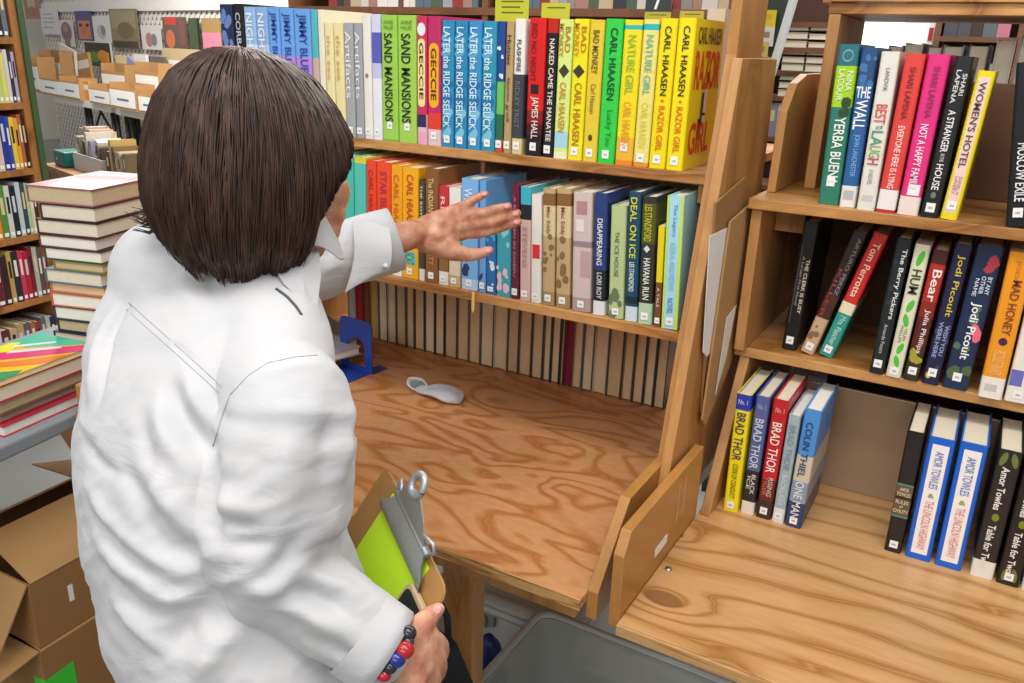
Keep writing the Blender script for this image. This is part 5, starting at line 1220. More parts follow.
# ------------------------------------------------------------------ the woman
def ell(c, u, v, a, b, n=28, sq=2.0):
    c = Vector(c); out = []
    for k in range(n):
        t_ = 2 * PI * k / n
        cx, sy = math.cos(t_), math.sin(t_)
        cx = math.copysign(abs(cx) ** (2 / sq), cx); sy = math.copysign(abs(sy) ** (2 / sq), sy)
        out.append(c + u * (a * cx) + v * (b * sy))
    return out
def limb(mb, pts, rad, n=20, ref=Vector((0, 0, 1)), flat=1.0):
    """tapering limb through pts"""
    P = [Vector(p) for p in pts]
    # smooth the path
    Q = []; RQ = []
    m = len(P)
    for i in range(m - 1):
        p0, p1, p2, p3 = P[max(i - 1, 0)], P[i], P[i + 1], P[min(i + 2, m - 1)]
        for s_ in range(4):
            t_ = s_ / 4
            q = 0.5 * ((2 * p1) + (p2 - p0) * t_ + (2 * p0 - 5 * p1 + 4 * p2 - p3) * t_ * t_ + (3 * p1 - p0 - 3 * p2 + p3) * t_ ** 3)
            Q.append(q); RQ.append(rad[i] * (1 - t_) + rad[i + 1] * t_)
    Q.append(P[-1]); RQ.append(rad[-1])
    R = []
    for i, q in enumerate(Q):
        tn = (Q[min(i + 1, len(Q) - 1)] - Q[max(i - 1, 0)]).normalized()
        u = tn.cross(ref)
        u = u.normalized() if u.length > .15 else tn.orthogonal().normalized()
        v = u.cross(tn).normalized()
        R.append(ell(q, u, v, RQ[i], RQ[i] * flat, n))
    mb.rings(R)
    mb.ball(Q[0], RQ[0] * .98, seg=16, rings=10); mb.ball(Q[-1], RQ[-1] * .98, seg=16, rings=10)
def remesh(mb, name, vox, smooth=4, fac=.5):
    o = mb.build('tmp', [], None)
    md = o.modifiers.new('r', 'REMESH'); md.mode = 'VOXEL'; md.voxel_size = vox
    md2 = o.modifiers.new('s', 'SMOOTH'); md2.iterations = smooth; md2.factor = fac
    me = bpy.data.meshes.new_from_object(o.evaluated_get(bpy.context.evaluated_depsgraph_get()))
    me.name = name
    bpy.data.objects.remove(o)
    me.materials.clear()
    me.polygons.foreach_set('use_smooth', [True] * len(me.polygons))
    return me
def link_mesh(me, name, mat, parent):
    me.materials.append(mat)
    o = bpy.data.objects.new(name, me); COL.objects.link(o); o.parent = parent
    return o
WLOC = Vector((-.28, -.42, -.75))
woman = thing('person', 'woman in a white button-up shirt reaching toward the books and holding a clipboard', 'person', WLOC)
OFF = Matrix.Translation(-WLOC)
def wb(mb): 
    mb.v = [p - WLOC for p in mb.v]; return mb
def wm(me):
    me.transform(OFF); return me

# joints
SR = at(287, 405, .855); SL = Vector((-.462, -.300, .492))
ER = at(279, 556, .86); WR = at(400, 650, .865)
EL = Vector((-.548, -.09, .425)); WL = at(413, 234, 1.36)
HC = at(255, 163, .95)
hf = Vector((math.sin(math.radians(-3)), math.cos(math.radians(-3)), -.10)).normalized()
hr = hf.cross(Vector((0, 0, 1))).normalized(); hu = hr.cross(hf).normalized()
tf = Vector((.17, .985, 0)).normalized(); tr = Vector((.985, -.17, 0)).normalized()
NB = at(262, 258, .97)

def TC(z):      # trunk centre line of the shirt
    pts = [(-.16, -.145, -.445), (0, -.160, -.445), (.1, -.199, -.440), (.2, -.262, -.425), (.3, -.308, -.40), (.38, -.318, -.382), (.45, -.312, -.362), (.52, -.302, -.342), (.56, -.298, -.33)]
    for (z0, x0, y0), (z1, x1, y1) in zip(pts, pts[1:]):
        if z <= z1: t_ = (z - z0) / (z1 - z0); return Vector((x0 + (x1 - x0) * t_, y0 + (y1 - y0) * t_, z))
    return Vector((-.298, -.33, z))
def skinmat(name, base, spots, veins=0.25):
    m, nt, b = new_mat(name)
    tc = N(nt, 'ShaderNodeTexCoord')
    n1 = N(nt, 'ShaderNodeTexNoise'); n1.inputs['Scale'].default_value = 55; n1.inputs['Detail'].default_value = 4
    n2 = N(nt, 'ShaderNodeTexNoise'); n2.inputs['Scale'].default_value = 170; n2.inputs['Detail'].default_value = 2
    nt.links.new(tc.outputs['Object'], n1.inputs['Vector']); nt.links.new(tc.outputs['Object'], n2.inputs['Vector'])
    r = ramp(nt, [(.3, spots), (.5, base), (.72, '#dba98d')])
    nt.links.new(n1.outputs['Fac'], r.inputs[0]); nt.links.new(r.outputs[0], b.inputs['Base Color'])
    b.inputs['Roughness'].default_value = .5
    b.inputs['Subsurface Weight'].default_value = .12
    b.inputs['Subsurface Radius'].default_value = (.012, .005, .003)
    bp = N(nt, 'ShaderNodeBump'); bp.inputs['Strength'].default_value = veins; bp.inputs['Distance'].default_value = .002
    ad = N(nt, 'ShaderNodeMath', operation='ADD'); nt.links.new(n1.outputs['Fac'], ad.inputs[0]); nt.links.new(n2.outputs['Fac'], ad.inputs[1])
    nt.links.new(ad.outputs[0], bp.inputs['Height']); nt.links.new(bp.outputs['Normal'], b.inputs['Normal'])
    return m
SKIN = skinmat('skin', '#c98f70', '#b4705a', .35)

mb = MB()
def hp(x, y, z): return HC + hr * (x + .004) + hf * (y + .014) + hu * z
def hq(x, y, z): return HC + hr * x + hf * y + hu * z
# head: skull, face, jaw
R = []
for z, a, b, yo in [(-.115, .030, .035, .038), (-.108, .042, .052, .030), (-.09, .052, .068, .020), (-.06, .060, .080, .010), (-.03, .066, .088, .004), (0, .070, .093, 0), (.03, .071, .095, -.002), (.06, .066, .088, -.005), (.085, .050, .068, -.008), (.1, .026, .036, -.01), (.104, .008, .01, -.01)]:
    R.append(ell(hp(0, yo, z), hr, hf, a, b, 28, 2.15))
mb.rings(R)
mb.rings([ell(hp(0, .09 + dy, z), hr, hf, a, b, 14) for z, a, b, dy in [(.012, .007, .008, 0), (-.005, .008, .012, .004), (-.022, .011, .016, .008), (-.032, .014, .015, .006), (-.038, .009, .008, .002)]])
for s_ in (-1, 1):
    mb.ball(hp(s_ * .042, .058, -.030), .028); mb.ball(hp(s_ * .050, .050, .012), .025); mb.ball(hp(s_ * .038, .050, -.072), .026); mb.ball(hp(s_ * .040, .055, -.052), .027)
    mb.ball(hp(s_ * .028, .086, .018), .013, sc=(1.5, .8, .6))
    mb.rings([ell(hp(s_ * .073, -.008, z), hf, hu, a, .004, 12) for z, a in []] or [ell(hp(s_ * (.069 + .004 * k), -.006 - .004 * k, -.012), hf, hu, .016 + .003 * k, .028 + .003 * k, 14) for k in range(3)])
mb.ball(hp(0, .088, -.060), .017, sc=(1.4, .7, .5)); mb.ball(hp(0, .086, -.070), .015, sc=(1.3, .7, .55)); mb.ball(hp(0, .070, -.100), .024)
limb(mb, [NB - Vector((0, 0, .03)), NB + tf * .012 + Vector((0, 0, .04)), hp(0, -.012, -.075), hp(0, -.01, -.04)], [.062, .055, .054, .055])
# trunk, legs and feet
HIP = Vector((-.192, -.440, .04))
R = []
for tt_, a, b in [(0, .140, .095), (.25, .138, .095), (.5, .140, .097), (.75, .150, .098), (.92, .135, .08), (1.0, .085, .06)]:
    c = TC(.03 + tt_ * .47); R.append(ell(c, tr, tf, a, b, 28, 2.3))
mb.rings(R)
for s_ in (-1, 1):
    h = HIP + tr * (.085 * s_); k = h + Vector((.0, .03, -.36)); an = k + Vector((0, -.035, -.36))
    limb(mb, [h, h + Vector((0, .015, -.18)), k, k + Vector((0, -.02, -.14)), an], [.070, .066, .052, .048, .036])
    limb(mb, [an + Vector((0, -.02, -.03)), an + Vector((0, .06, -.045)), an + Vector((0, .13, -.052))], [.032, .03, .022], flat=.8)
for S_, E_, Wr in ((SR, ER, WR), (SL, EL, WL)):
    limb(mb, [S_, S_.lerp(E_, .5), E_, E_.lerp(Wr, .35), E_.lerp(Wr, .7), Wr], [.046, .042, .037, .037, .029, .0235])
body_hi = MB()
def chain(pts, rad):
    limb(mb, pts, rad, 12)
# left hand: back of the hand to us, thumb below
LK = [(465, 233, 1.415), (470, 224, 1.410), (468, 215, 1.405), (462, 208, 1.400)]       # index .. little knuckles
LT = [[(480, 233, 1.425), (499, 228, 1.44), (519, 222, 1.445)], [(486, 223, 1.42), (503, 218, 1.43), (518, 213, 1.44)], [(482, 213, 1.41), (497, 209, 1.42), (509, 206, 1.425)], [(470, 202, 1.40), (479, 197, 1.40), (486, 193.5, 1.40)]]
wv = at(421, 231, 1.375)
for i, (kn, tp_) in enumerate(zip(LK, LT)):
    kp = at(*kn)
    wv_i = at(427, 241 - 5.5 * i, 1.378)
    limb(mb, [wv, wv_i, wv_i.lerp(kp, .6), kp], [.020, .0165, .0135, .0115], 14)
    r0 = (.0098, .0100, .0094, .0082)[i]
    limb(mb, [kp] + [at(*q) for q in tp_], [r0 * 1.12, r0, r0 * .93, r0 * .72], 12)
limb(mb, [at(425, 243, 1.375), at(447, 250, 1.385), at(465, 254.5, 1.395), at(478, 254, 1.405), at(490, 250, 1.41)], [.017, .0175, .0125, .0105, .0075], 12)
for q in ((436, 236, 1.375), (446, 230, 1.385), (450, 240, 1.39), (440, 224, 1.38)): mb.ball(at(*q), .0165)
# right hand: closed over the clipboard's edge, thumb on top
RK = [(430, 637, .885), (428, 652, .875), (423, 668, .866), (416, 683, .858)]
RT2 = [[(441, 646, .905), (438, 660, .93), (426, 664, .945)], [(439, 664, .895), (434, 678, .92), (421, 681, .935)], [(433, 681, .885), (427, 695, .91), (414, 696, .925)], [(424, 696, .875), (418, 708, .895), (407, 708, .91)]]
for i, (kn, tp_) in enumerate(zip(RK, RT2)):
    kp = at(*kn)
    wv_i = WR.lerp(kp, .35)
    limb(mb, [WR, wv_i, WR.lerp(kp, .7), kp], [.022, .0185, .0155, .0120], 14)
    r0 = (.0098, .0100, .0095, .0083)[i]
    limb(mb, [kp] + [at(*q) for q in tp_], [r0 * 1.12, r0, r0 * .93, r0 * .74], 12)
limb(mb, [at(404, 642, .862), at(415, 632, .868), at(424, 622, .880), at(431, 615, .890), at(438.5, 609, .896)], [.016, .0155, .0122, .0105, .0078], 12)
for q in ((412, 648, .866), (416, 640, .868), (413, 660, .862), (420, 650, .87), (408, 668, .86)): mb.ball(at(*q), .0155)
body = link_mesh(wm(remesh(mb, 'body', .0034, 4, .5)), 'body', SKIN, woman)
# finger nails
NAIL = M('#e79a9c', .25, .03)
mb = MB()
view = -FWD
for (u, v, d), (u2, v2, d2), r in [((514, 222.8, 1.435), (519, 221.5, 1.438), .0062), ((513, 214.6, 1.43), (518, 213, 1.433), .006), ((505, 207, 1.416), (509, 205.8, 1.418), .0056), ((483, 195, 1.392), (486, 193.3, 1.393), .005), ((486, 251.8, 1.402), (490.5, 250, 1.404), .006), ((434.5, 612, .886), (438.5, 608.5, .888), .0065)]:
    a_, b_ = at(u, v, d), at(u2, v2, d2); ax = (b_ - a_).normalized(); n_ = -ray(u, v).normalized(); sd = ax.cross(n_).normalized(); n_ = sd.cross(ax)
    c_ = (a_ + b_) / 2 + n_ * .0012
    mb.rings([[c_ + ax * (r * s_ * math.cos(2 * PI * k / 14)) + sd * (r * .72 * s_ * math.sin(2 * PI * k / 14)) + n_ * h for k in range(14)] for h, s_ in ((-.004, 1), (.0006, 1), (.0014, .7))])
wb(mb).build('finger_nails', NAIL, woman)
# eyes
for s_ in (-1, 1):
    e_ = wb(MB().ball(hp(s_ * .031, .081, .002), .0125)).build('eye', M('#f2eee8', .15), woman)
    wb(MB().ball(hp(s_ * .031, .0895, .002), .0056, sc=(1, 1, 1))).build('iris', M('#3a2418', .1), e_)
wb(MB().rings([ell(hp(0, .1005 - .003 * abs(s_), -.0635), hr, hu, a, b, 14) for s_, a, b in ((0, .02, .006), (1, .016, .004))])).build('lips', M('#b4605a', .4), woman)

# ---------------- shirt
def shirtmat():
    m, nt, b = new_mat('white_cotton')
    tc = N(nt, 'ShaderNodeTexCoord')
    n1 = N(nt, 'ShaderNodeTexNoise'); n1.inputs['Scale'].default_value = 900; n1.inputs['Detail'].default_value = 1
    n2 = N(nt, 'ShaderNodeTexNoise'); n2.inputs['Scale'].default_value = 7; n2.inputs['Detail'].default_value = 5; n2.inputs['Distortion'].default_value = .8
    mp = N(nt, 'ShaderNodeMapping'); mp.inputs['Rotation'].default_value = (0.3, .6, .4); mp.inputs['Scale'].default_value = (1, 1, 3.2)
    nt.links.new(tc.outputs['Object'], n1.inputs['Vector']); nt.links.new(tc.outputs['Object'], mp.inputs['Vector']); nt.links.new(mp.outputs['Vector'], n2.inputs['Vector'])
    r = ramp(nt, [(.3, '#bebec1'), (.7, '#c7c6c6')]); nt.links.new(n2.outputs['Fac'], r.inputs[0]); nt.links.new(r.outputs[0], b.inputs['Base Color'])
    b.inputs['Roughness'].default_value = .75; b.inputs['Specular IOR Level'].default_value = .2
    b.inputs['Sheen Weight'].default_value = .15
    b1 = N(nt, 'ShaderNodeBump'); b1.inputs['Strength'].default_value = .12; b1.inputs['Distance'].default_value = .0006
    b2 = N(nt, 'ShaderNodeBump'); b2.inputs['Strength'].default_value = .35; b2.inputs['Distance'].default_value = .010
    nt.links.new(n1.outputs['Fac'], b1.inputs['Height']); nt.links.new(n2.outputs['Fac'], b2.inputs['Height']); nt.links.new(b2.outputs['Normal'], b1.inputs['Normal'])
    nt.links.new(b1.outputs['Normal'], b.inputs['Normal'])
    return m
COTTON = shirtmat()
mb = MB()
R = []
tilt = (SR - SL).normalized()
for z, a, b in [(-.16, .168, .135), (-.08, .168, .135), (0, .167, .133), (.08, .170, .133), (.16, .178, .135), (.24, .184, .135), (.31, .190, .134), (.37, .190, .128), (.42, .180, .116), (.455, .160, .100), (.485, .125, .084), (.508, .085, .068), (.522, .064, .058)]:
    k_ = min(1, max(0, (z - .1) / .3))
    R.append(ell(TC(z), (tr * (1 - k_) + tilt * k_).normalized(), tf, a, b, 40, 2.35))
mb.rings(R)
limb(mb, [SR.lerp(SL, .10) + Vector((0, 0, -.004)), SR.lerp(NB, .5) + Vector((0, 0, -.022)), NB + Vector((-.005, -.012, -.045)), SL.lerp(NB, .5) + Vector((0, 0, -.022)), SL], [.062, .064, .064, .064, .062], 24)
# sleeves
ms = MB()
limb(ms, [SR.lerp(SL, .22) + Vector((0, 0, -.012)), SR, SR.lerp(ER, .3) - RT * .004, SR.lerp(ER, .65) - RT * .009, ER + Vector((0.004, 0, .012)) - RT * .010 - UP * .006, ER.lerp(WR, .25) - UP * .012, ER.lerp(WR, .55) - UP * .013, ER.lerp(WR, .80) - UP * .013],
     [.060, .066, .076, .081, .073, .054, .046, .0435], 28)
limb(mb, [SL.lerp(SR, .22) + Vector((0, 0, -.012)), SL, SL.lerp(EL, .5), EL, EL.lerp(WL, .3), EL.lerp(WL, .52), EL.lerp(WL, .68)],
     [.072, .076, .074, .068, .062, .056, .050], 28)
limb(mb, [SL + Vector((.01, 0, -.01)), at(138, 345, 1.02), at(138, 400, 1.0)], [.066, .060, .055], 20)
shirt_me = remesh(mb, 'shirt', .0045, 14, .5)
sleeve_me = remesh(ms, 'sleeve', .0045, 6, .5)
# creases: soft valleys and ridges following lines found on the cloth
CLOTH = [shirt_me, sleeve_me]
def cloth_bvh():
    vs_ = []; fs_ = []
    for me_ in CLOTH:
        o_ = len(vs_); vs_ += [v.co.copy() for v in me_.vertices]; fs_ += [tuple(i + o_ for i in p.vertices) for p in me_.polygons]
    return BVHTree.FromPolygons(vs_, fs_)
bvh = cloth_bvh()
def onshirt(u, v):
    q = ray(u, v).normalized(); h = bvh.ray_cast(CAMP, q)
    if h[0] is None:
        h = bvh.find_nearest(at(u, v, .9))
    return h[0]
folds = [  # polyline, width, height (negative = valley)
 ([(129, 304), (112, 335), (103, 370), (99, 405)], .006, -.0085), ([(121, 300), (103, 335), (94, 372), (90, 405)], .010, .0055),
 ([(129, 304), (175, 345), (228, 392)], .0035, -.0022), ([(230, 394), (265, 362), (318, 354)], .0035, -.0022), ([(230, 394), (222, 420), (212, 451)], .0035, -.0025),
 ([(212, 452), (206, 480), (205, 510), (222, 548)], .012, -.010),
 ([(168, 378), (178, 410), (198, 440), (214, 460)], .013, -.008), ([(160, 395), (165, 430), (190, 470)], .012, .006), ([(182, 372), (196, 405), (212, 432)], .010, .005),
 ([(120, 460), (140, 500), (170, 545), (205, 560)], .012, -.007), ([(150, 455), (165, 500), (200, 535)], .012, .006),
 ([(85, 480), (110, 520), (150, 555), (190, 575)], .008, .0035), ([(88, 505), (115, 545), (160, 580)], .007, -.004), ([(92, 530), (125, 572), (170, 600), (215, 605)], .009, .004),
 ([(100, 560), (130, 600), (165, 622)], .007, -.004), ([(110, 595), (140, 630), (170, 655)], .008, .004), ([(225, 590), (190, 620), (165, 660)], .016, -.010), ([(245, 620), (215, 650), (195, 683)], .014, .007),
 ([(80, 430), (100, 465), (125, 480)], .008, -.004), ([(140, 410), (148, 450), (158, 480)], .010, -.004),
 ([(206, 475), (225, 482), (250, 486)], .009, -.0022), ([(206, 495), (230, 507), (255, 508)], .008, .002), ([(222, 540), (250, 545), (275, 542)], .008, -.004), ([(218, 520), (240, 527), (262, 525)], .008, -.004),
 ([(350, 395), (346, 440), (340, 490)], .010, .004), ([(332, 400), (325, 450), (322, 500)], .012, -.004), ([(290, 420), (285, 470), (290, 520)], .016, .004),
 ([(270, 600), (310, 615), (350, 640)], .008, .005), ([(285, 585), (325, 600), (360, 622)], .008, -.006), ([(300, 570), (340, 585), (372, 605)], .008, .004), ([(265, 575), (285, 560), (300, 535)], .010, -.006), ([(240, 585), (270, 590), (300, 580)], .009, .005), ([(300, 632), (335, 648), (365, 668)], .008, -.005),
 ([(345, 545), (330, 560), (310, 570)], .010, -.006),
 ([(322, 262), (335, 245), (340, 225)], .007, -.004), ([(318, 275), (332, 268), (345, 262)], .006, .003), ([(305, 270), (318, 255), (326, 232)], .006, -.004),
]
segs = []
for poly, w_, h_ in folds:
    P = [onshirt(u, v) for u, v in poly]
    for i in range(len(P) - 1):
        if P[i] and P[i + 1] and (P[i] - P[i + 1]).length < .12:
            segs.append((P[i], P[i + 1], w_, h_ * (1.5 if w_ > .006 else 1.0), i == 0, i == len(P) - 2))
from mathutils.kdtree import KDTree
for me_ in CLOTH:
    vs = me_.vertices
    nrm = [v.normal.copy() for v in vs]; cos_ = [v.co.copy() for v in vs]
    kd = KDTree(len(cos_))
    for i, c_ in enumerate(cos_): kd.insert(c_, i)
    kd.balance()
    acc = {}; fid = -1
    for A_, B_, w_, h_, first, last in segs:
        if first: fid += 1
        ab = B_ - A_; L2 = ab.length_squared
        for (c_, i, d_) in kd.find_range((A_ + B_) / 2, ab.length / 2 + w_ * 2.6):
            t_ = max(0, min(1, (c_ - A_).dot(ab) / L2)) if L2 > 0 else 0
            dd = (c_ - (A_ + ab * t_)).length
            e_ = math.exp(-(dd / w_) ** 2)
            if first: e_ *= min(1, .15 + t_ * 1.2)
            if last: e_ *= min(1, .15 + (1 - t_) * 1.2)
            key = (fid, i)
            if e_ > acc.get(key, (0, 0))[0]: acc[key] = (e_, h_)
    tot = {}
    for (f_, i), (e_, h_) in acc.items(): tot[i] = tot.get(i, 0) + e_ * h_
    for i, v in enumerate(vs):
        c_ = cos_[i]
        q = Vector((c_.x * 9 + c_.z * 5, c_.y * 9, c_.z * 16 - c_.x * 10))
        n_ = noise.noise(q) * .0042 + (abs(noise.noise(q * 2.3 + Vector((3, 1, 7)))) - .25) * -.0035
        k_ = 1.0 if c_.z < .40 else max(.25, 1 - (c_.z - .40) / .08)
        v.co = c_ + nrm[i] * (tot.get(i, 0) + n_ * k_)
    me_.update()
bvh2 = cloth_bvh()
shirt = link_mesh(wm(shirt_me), 'shirt', COTTON, woman)
link_mesh(wm(sleeve_me), 'sleeve', COTTON, shirt)
# stitched seams lying on the cloth; the grey paints in their shadow lines
SEAM = M('#a9a9ac', .9, .1, 300, .5)
def seam(name, poly, r=.00055, mat=None, par=None):
    P = []
    for (u0, v0), (u1, v1) in zip(poly, poly[1:]):
        for k in range(8):
            q = ray(u0 + (u1 - u0) * k / 8, v0 + (v1 - v0) * k / 8).normalized(); h = bvh2.ray_cast(CAMP, q)
            if h[0] is not None: P.append(h[0] + h[1] * .0002)
    if len(P) > 3:
        o = wb(MB().tube(P, r, 6)).build(name, mat or SEAM, par or shirt)
seam('yoke_seam', [(129, 303), (175, 344), (229, 393)]); seam('yoke_seam', [(126, 309), (172, 350), (226, 399)], .0004)
seam('armhole_seam', [(230, 395), (248, 376), (268, 363), (295, 357), (320, 355)], .0006); seam('armhole_seam', [(230, 395), (221, 420), (212, 450)], .0009)
# cuffs
def cuff(path, rad, ref, name='cuff', mat=COTTON, flat=1.0):
    P = [Vector(p) for p in path]; R = []
    for i, q in enumerate(P):
        tn = (P[min(i + 1, len(P) - 1)] - P[max(i - 1, 0)]).normalized(); u = tn.cross(ref).normalized(); v = u.cross(tn)
        R.append((q, u, v, rad[i]))
    outer = [ell(q, u, v, r, r * flat, 28) for q, u, v, r in R]
    inner = [ell(q, u, v, r - .0022, r * flat - .0022, 28) for q, u, v, r in R][::-1]
    mb_ = MB(); mb_.rings(outer + inner + [outer[0]], caps=False)
    return wb(mb_).build(name, mat, shirt)
d_ = (WR - ER).normalized()
cuff([ER.lerp(WR, .66) - UP * .014, ER.lerp(WR, .74) - UP * .014, ER.lerp(WR, .82) - UP * .013, ER.lerp(WR, .90) - UP * .012], [.0475, .0475, .0472, .0465], Vector((0, 0, 1)))
# left cuff: folded-back, unbuttoned, with a pointed flap hanging under the wrist
cL = [EL.lerp(WL, .60), EL.lerp(WL, .70), EL.lerp(WL, .80), EL.lerp(WL, .885)]
cuff(cL, [.052, .053, .0525, .0515], Vector((0, 0, 1)))
rows_ = [[(352, 221, 1.30), (362, 219, 1.295), (376, 221, 1.292), (389, 228, 1.292)], [(354, 236, 1.272), (365, 235, 1.267), (379, 236, 1.265), (391.5, 241, 1.268)],
         [(355, 254, 1.268), (366, 253, 1.262), (380, 252, 1.260), (392, 254, 1.264)], [(351, 274, 1.270), (362, 270, 1.264), (378, 266, 1.262), (390.5, 266, 1.267)],
         [(344.5, 294, 1.272), (357, 286, 1.268), (374, 276, 1.268), (388, 272, 1.272)]]
G_ = [[at(*q) for q in r] for r in rows_]
G_ = G_ + [[p + ray(370, 250) * .0022 for p in r] for r in G_[::-1]] + [G_[0]]
mb = MB()
for i in range(len(G_) - 1):
    o_ = len(mb.v); mb.add(G_[i] + G_[i + 1], [(k, k + 1, k + 5, k + 4) for k in range(3)], 0, True)
fo = wb(mb).build('cuff_flap', COTTON, shirt)
md = fo.modifiers.new('weld', 'WELD'); md.merge_threshold = .0004
md = fo.modifiers.new('sub', 'SUBSURF'); md.levels = 2; md.render_levels = 2
c_ = at(385.5, 266, 1.262)
wb(MB().ball(c_, .0042, sc=(1, 1, 1))).build('button', M('#cfe0e4', .2), shirt)
# collar: stand and turned-down leaf with its point on the right shoulder
R = []
for z, a, yo in [(.0, .062, 0), (.018, .060, .002), (.034, .058, .004)]:
    R.append(ell(NB + tf * (.006 + yo) + Vector((0, 0, .026 + z)), tr, tf, a, a * .96, 32))
inner = [ell(NB + tf * (.006 + yo) + Vector((0, 0, .026 + z)), tr, tf, a - .003, a * .96 - .003, 32) for z, a, yo in [(.034, .058, .004), (.0, .062, 0)]]
mb = MB(); mb.rings(R + inner + [R[0]], caps=False)
wb(mb).build('collar_stand', COTTON, shirt)
mb = MB()
top = ell(NB + tf * .010 + Vector((0, 0, .062)), tr, tf, .0615, .059, 48); R2 = []
for j, (dz, da) in enumerate([(0, 0), (-.014, .006), (-.026, .012), (-.034, .016)]):
    ring = []
    for k in range(48):
        t_ = 2 * PI * k / 48 
        x_, y_ = math.cos(t_), math.sin(t_)
        ext = 1.0 + (.75 if j > 0 else 0) * math.exp(-((t_ - .62) / .30) ** 2) * j / 3 + (.75 if j > 0 else 0) * math.exp(-((t_ - (PI - .62)) / .30) ** 2) * j / 3
        a_ = .0615 + da * ext
        drop = dz * ext
        ring.append(NB + tf * (.010 + a_ * .96 * y_) + tr * (a_ * x_) + Vector((0, 0, .062 + drop)))
    R2.append(ring)
mb.rings(R2 + [[p - Vector((0, 0, .002)) for p in r] for r in R2[::-1]] + [R2[0]], caps=False)
wb(mb).build('collar', COTTON, shirt)
# collar point
P = [at(291, 252, .93), at(303, 245, .94), at(319, 250, .945), at(321, 276, .935), at(316.5, 312, .915), at(306, 304, .905), at(284, 284, .90), at(276, 272, .91)]
cc = sum(P, Vector()) / len(P); nn = -ray(298, 280).normalized(); n_ = len(P)
mb = MB().add(P + [p + nn * .002 for p in P] + [cc, cc + nn * .007], [(i, (i + 1) % n_, 2 * n_) for i in range(n_)] + [(n_ + (i + 1) % n_, n_ + i, 2 * n_ + 1) for i in range(n_)] + [(i, n_ + i, n_ + (i + 1) % n_, (i + 1) % n_) for i in range(n_)], 0, False)
wb(mb).build('collar_point', COTTON, shirt)
seam('lanyard', [(276, 289), (287, 297), (296, 307), (302, 316)], .0017, M('#4a4c50', .7), woman)
# trousers and shoes
mb = MB()
R = [ell(HIP + Vector((0, 0, dz)), tr, tf, a, b, 28, 2.3) for dz, a, b in ((-.10, .172, .12), (-.05, .17, .122), (.0, .168, .12), (.05, .16, .112))]
mb.rings(R)
for s_ in (-1, 1):
    h = HIP + tr * (.085 * s_) + Vector((0, 0, -.03)); k = h + Vector((.0, .03, -.33)); an = k + Vector((0, -.035, -.30))
    limb(mb, [h, h + Vector((0, .015, -.16)), k, k + Vector((0, -.02, -.14)), an], [.094, .086, .070, .066, .060])
TRO = M('#23252b', .8, .1, 60, .2)
link_mesh(wm(remesh(mb, 'trousers', .006, 5)), 'trousers', TRO, woman)
for s_ in (-1, 1):
    h = HIP + tr * (.085 * s_); an = h + Vector((0, -.005, -.72))
    mb = MB(); R = []
    for y, w_, h_ in [(-.075, .012, .03), (-.068, .028, .055), (-.03, .034, .07), (.02, .038, .066), (.08, .044, .048), (.13, .044, .038), (.165, .030, .028), (.178, .012, .018)]:
        R.append([Vector((an.x + w_ * math.cos(2 * PI * q / 20), an.y + .01 + y, -.749 + max(0, h_ * .5 + h_ * .5 * math.sin(2 * PI * q / 20)))) for q in range(20)])
    mb.rings(R); wb(mb).build('shoe', M('#2a2a2e', .6), woman)

# ---------------- hair: a bob parted at the crown, made of a shell and loose strands
def hairmat():
    m, nt, b = new_mat('dark_brown_hair')
    tc = N(nt, 'ShaderNodeTexCoord')
    no = N(nt, 'ShaderNodeTexNoise'); no.inputs['Scale'].default_value = 38; no.inputs['Detail'].default_value = 3
    mp = N(nt, 'ShaderNodeMapping'); mp.inputs['Scale'].default_value = (3, 3, .35)
    nt.links.new(tc.outputs['Object'], mp.inputs['Vector']); nt.links.new(mp.outputs['Vector'], no.inputs['Vector'])
    r = ramp(nt, [(.25, '#241814'), (.5, '#3b2820'), (.75, '#573d30')]); nt.links.new(no.outputs['Fac'], r.inputs[0])
    nt.links.new(r.outputs[0], b.inputs['Base Color'])
    b.inputs['Roughness'].default_value = .42; b.inputs['Specular IOR Level'].default_value = .35
    return m
HAIR = hairmat()
CROWN = Vector((.006, -.026))
PHC = math.radians(-62)       # where the hair fans out, seen from above (right, forward)
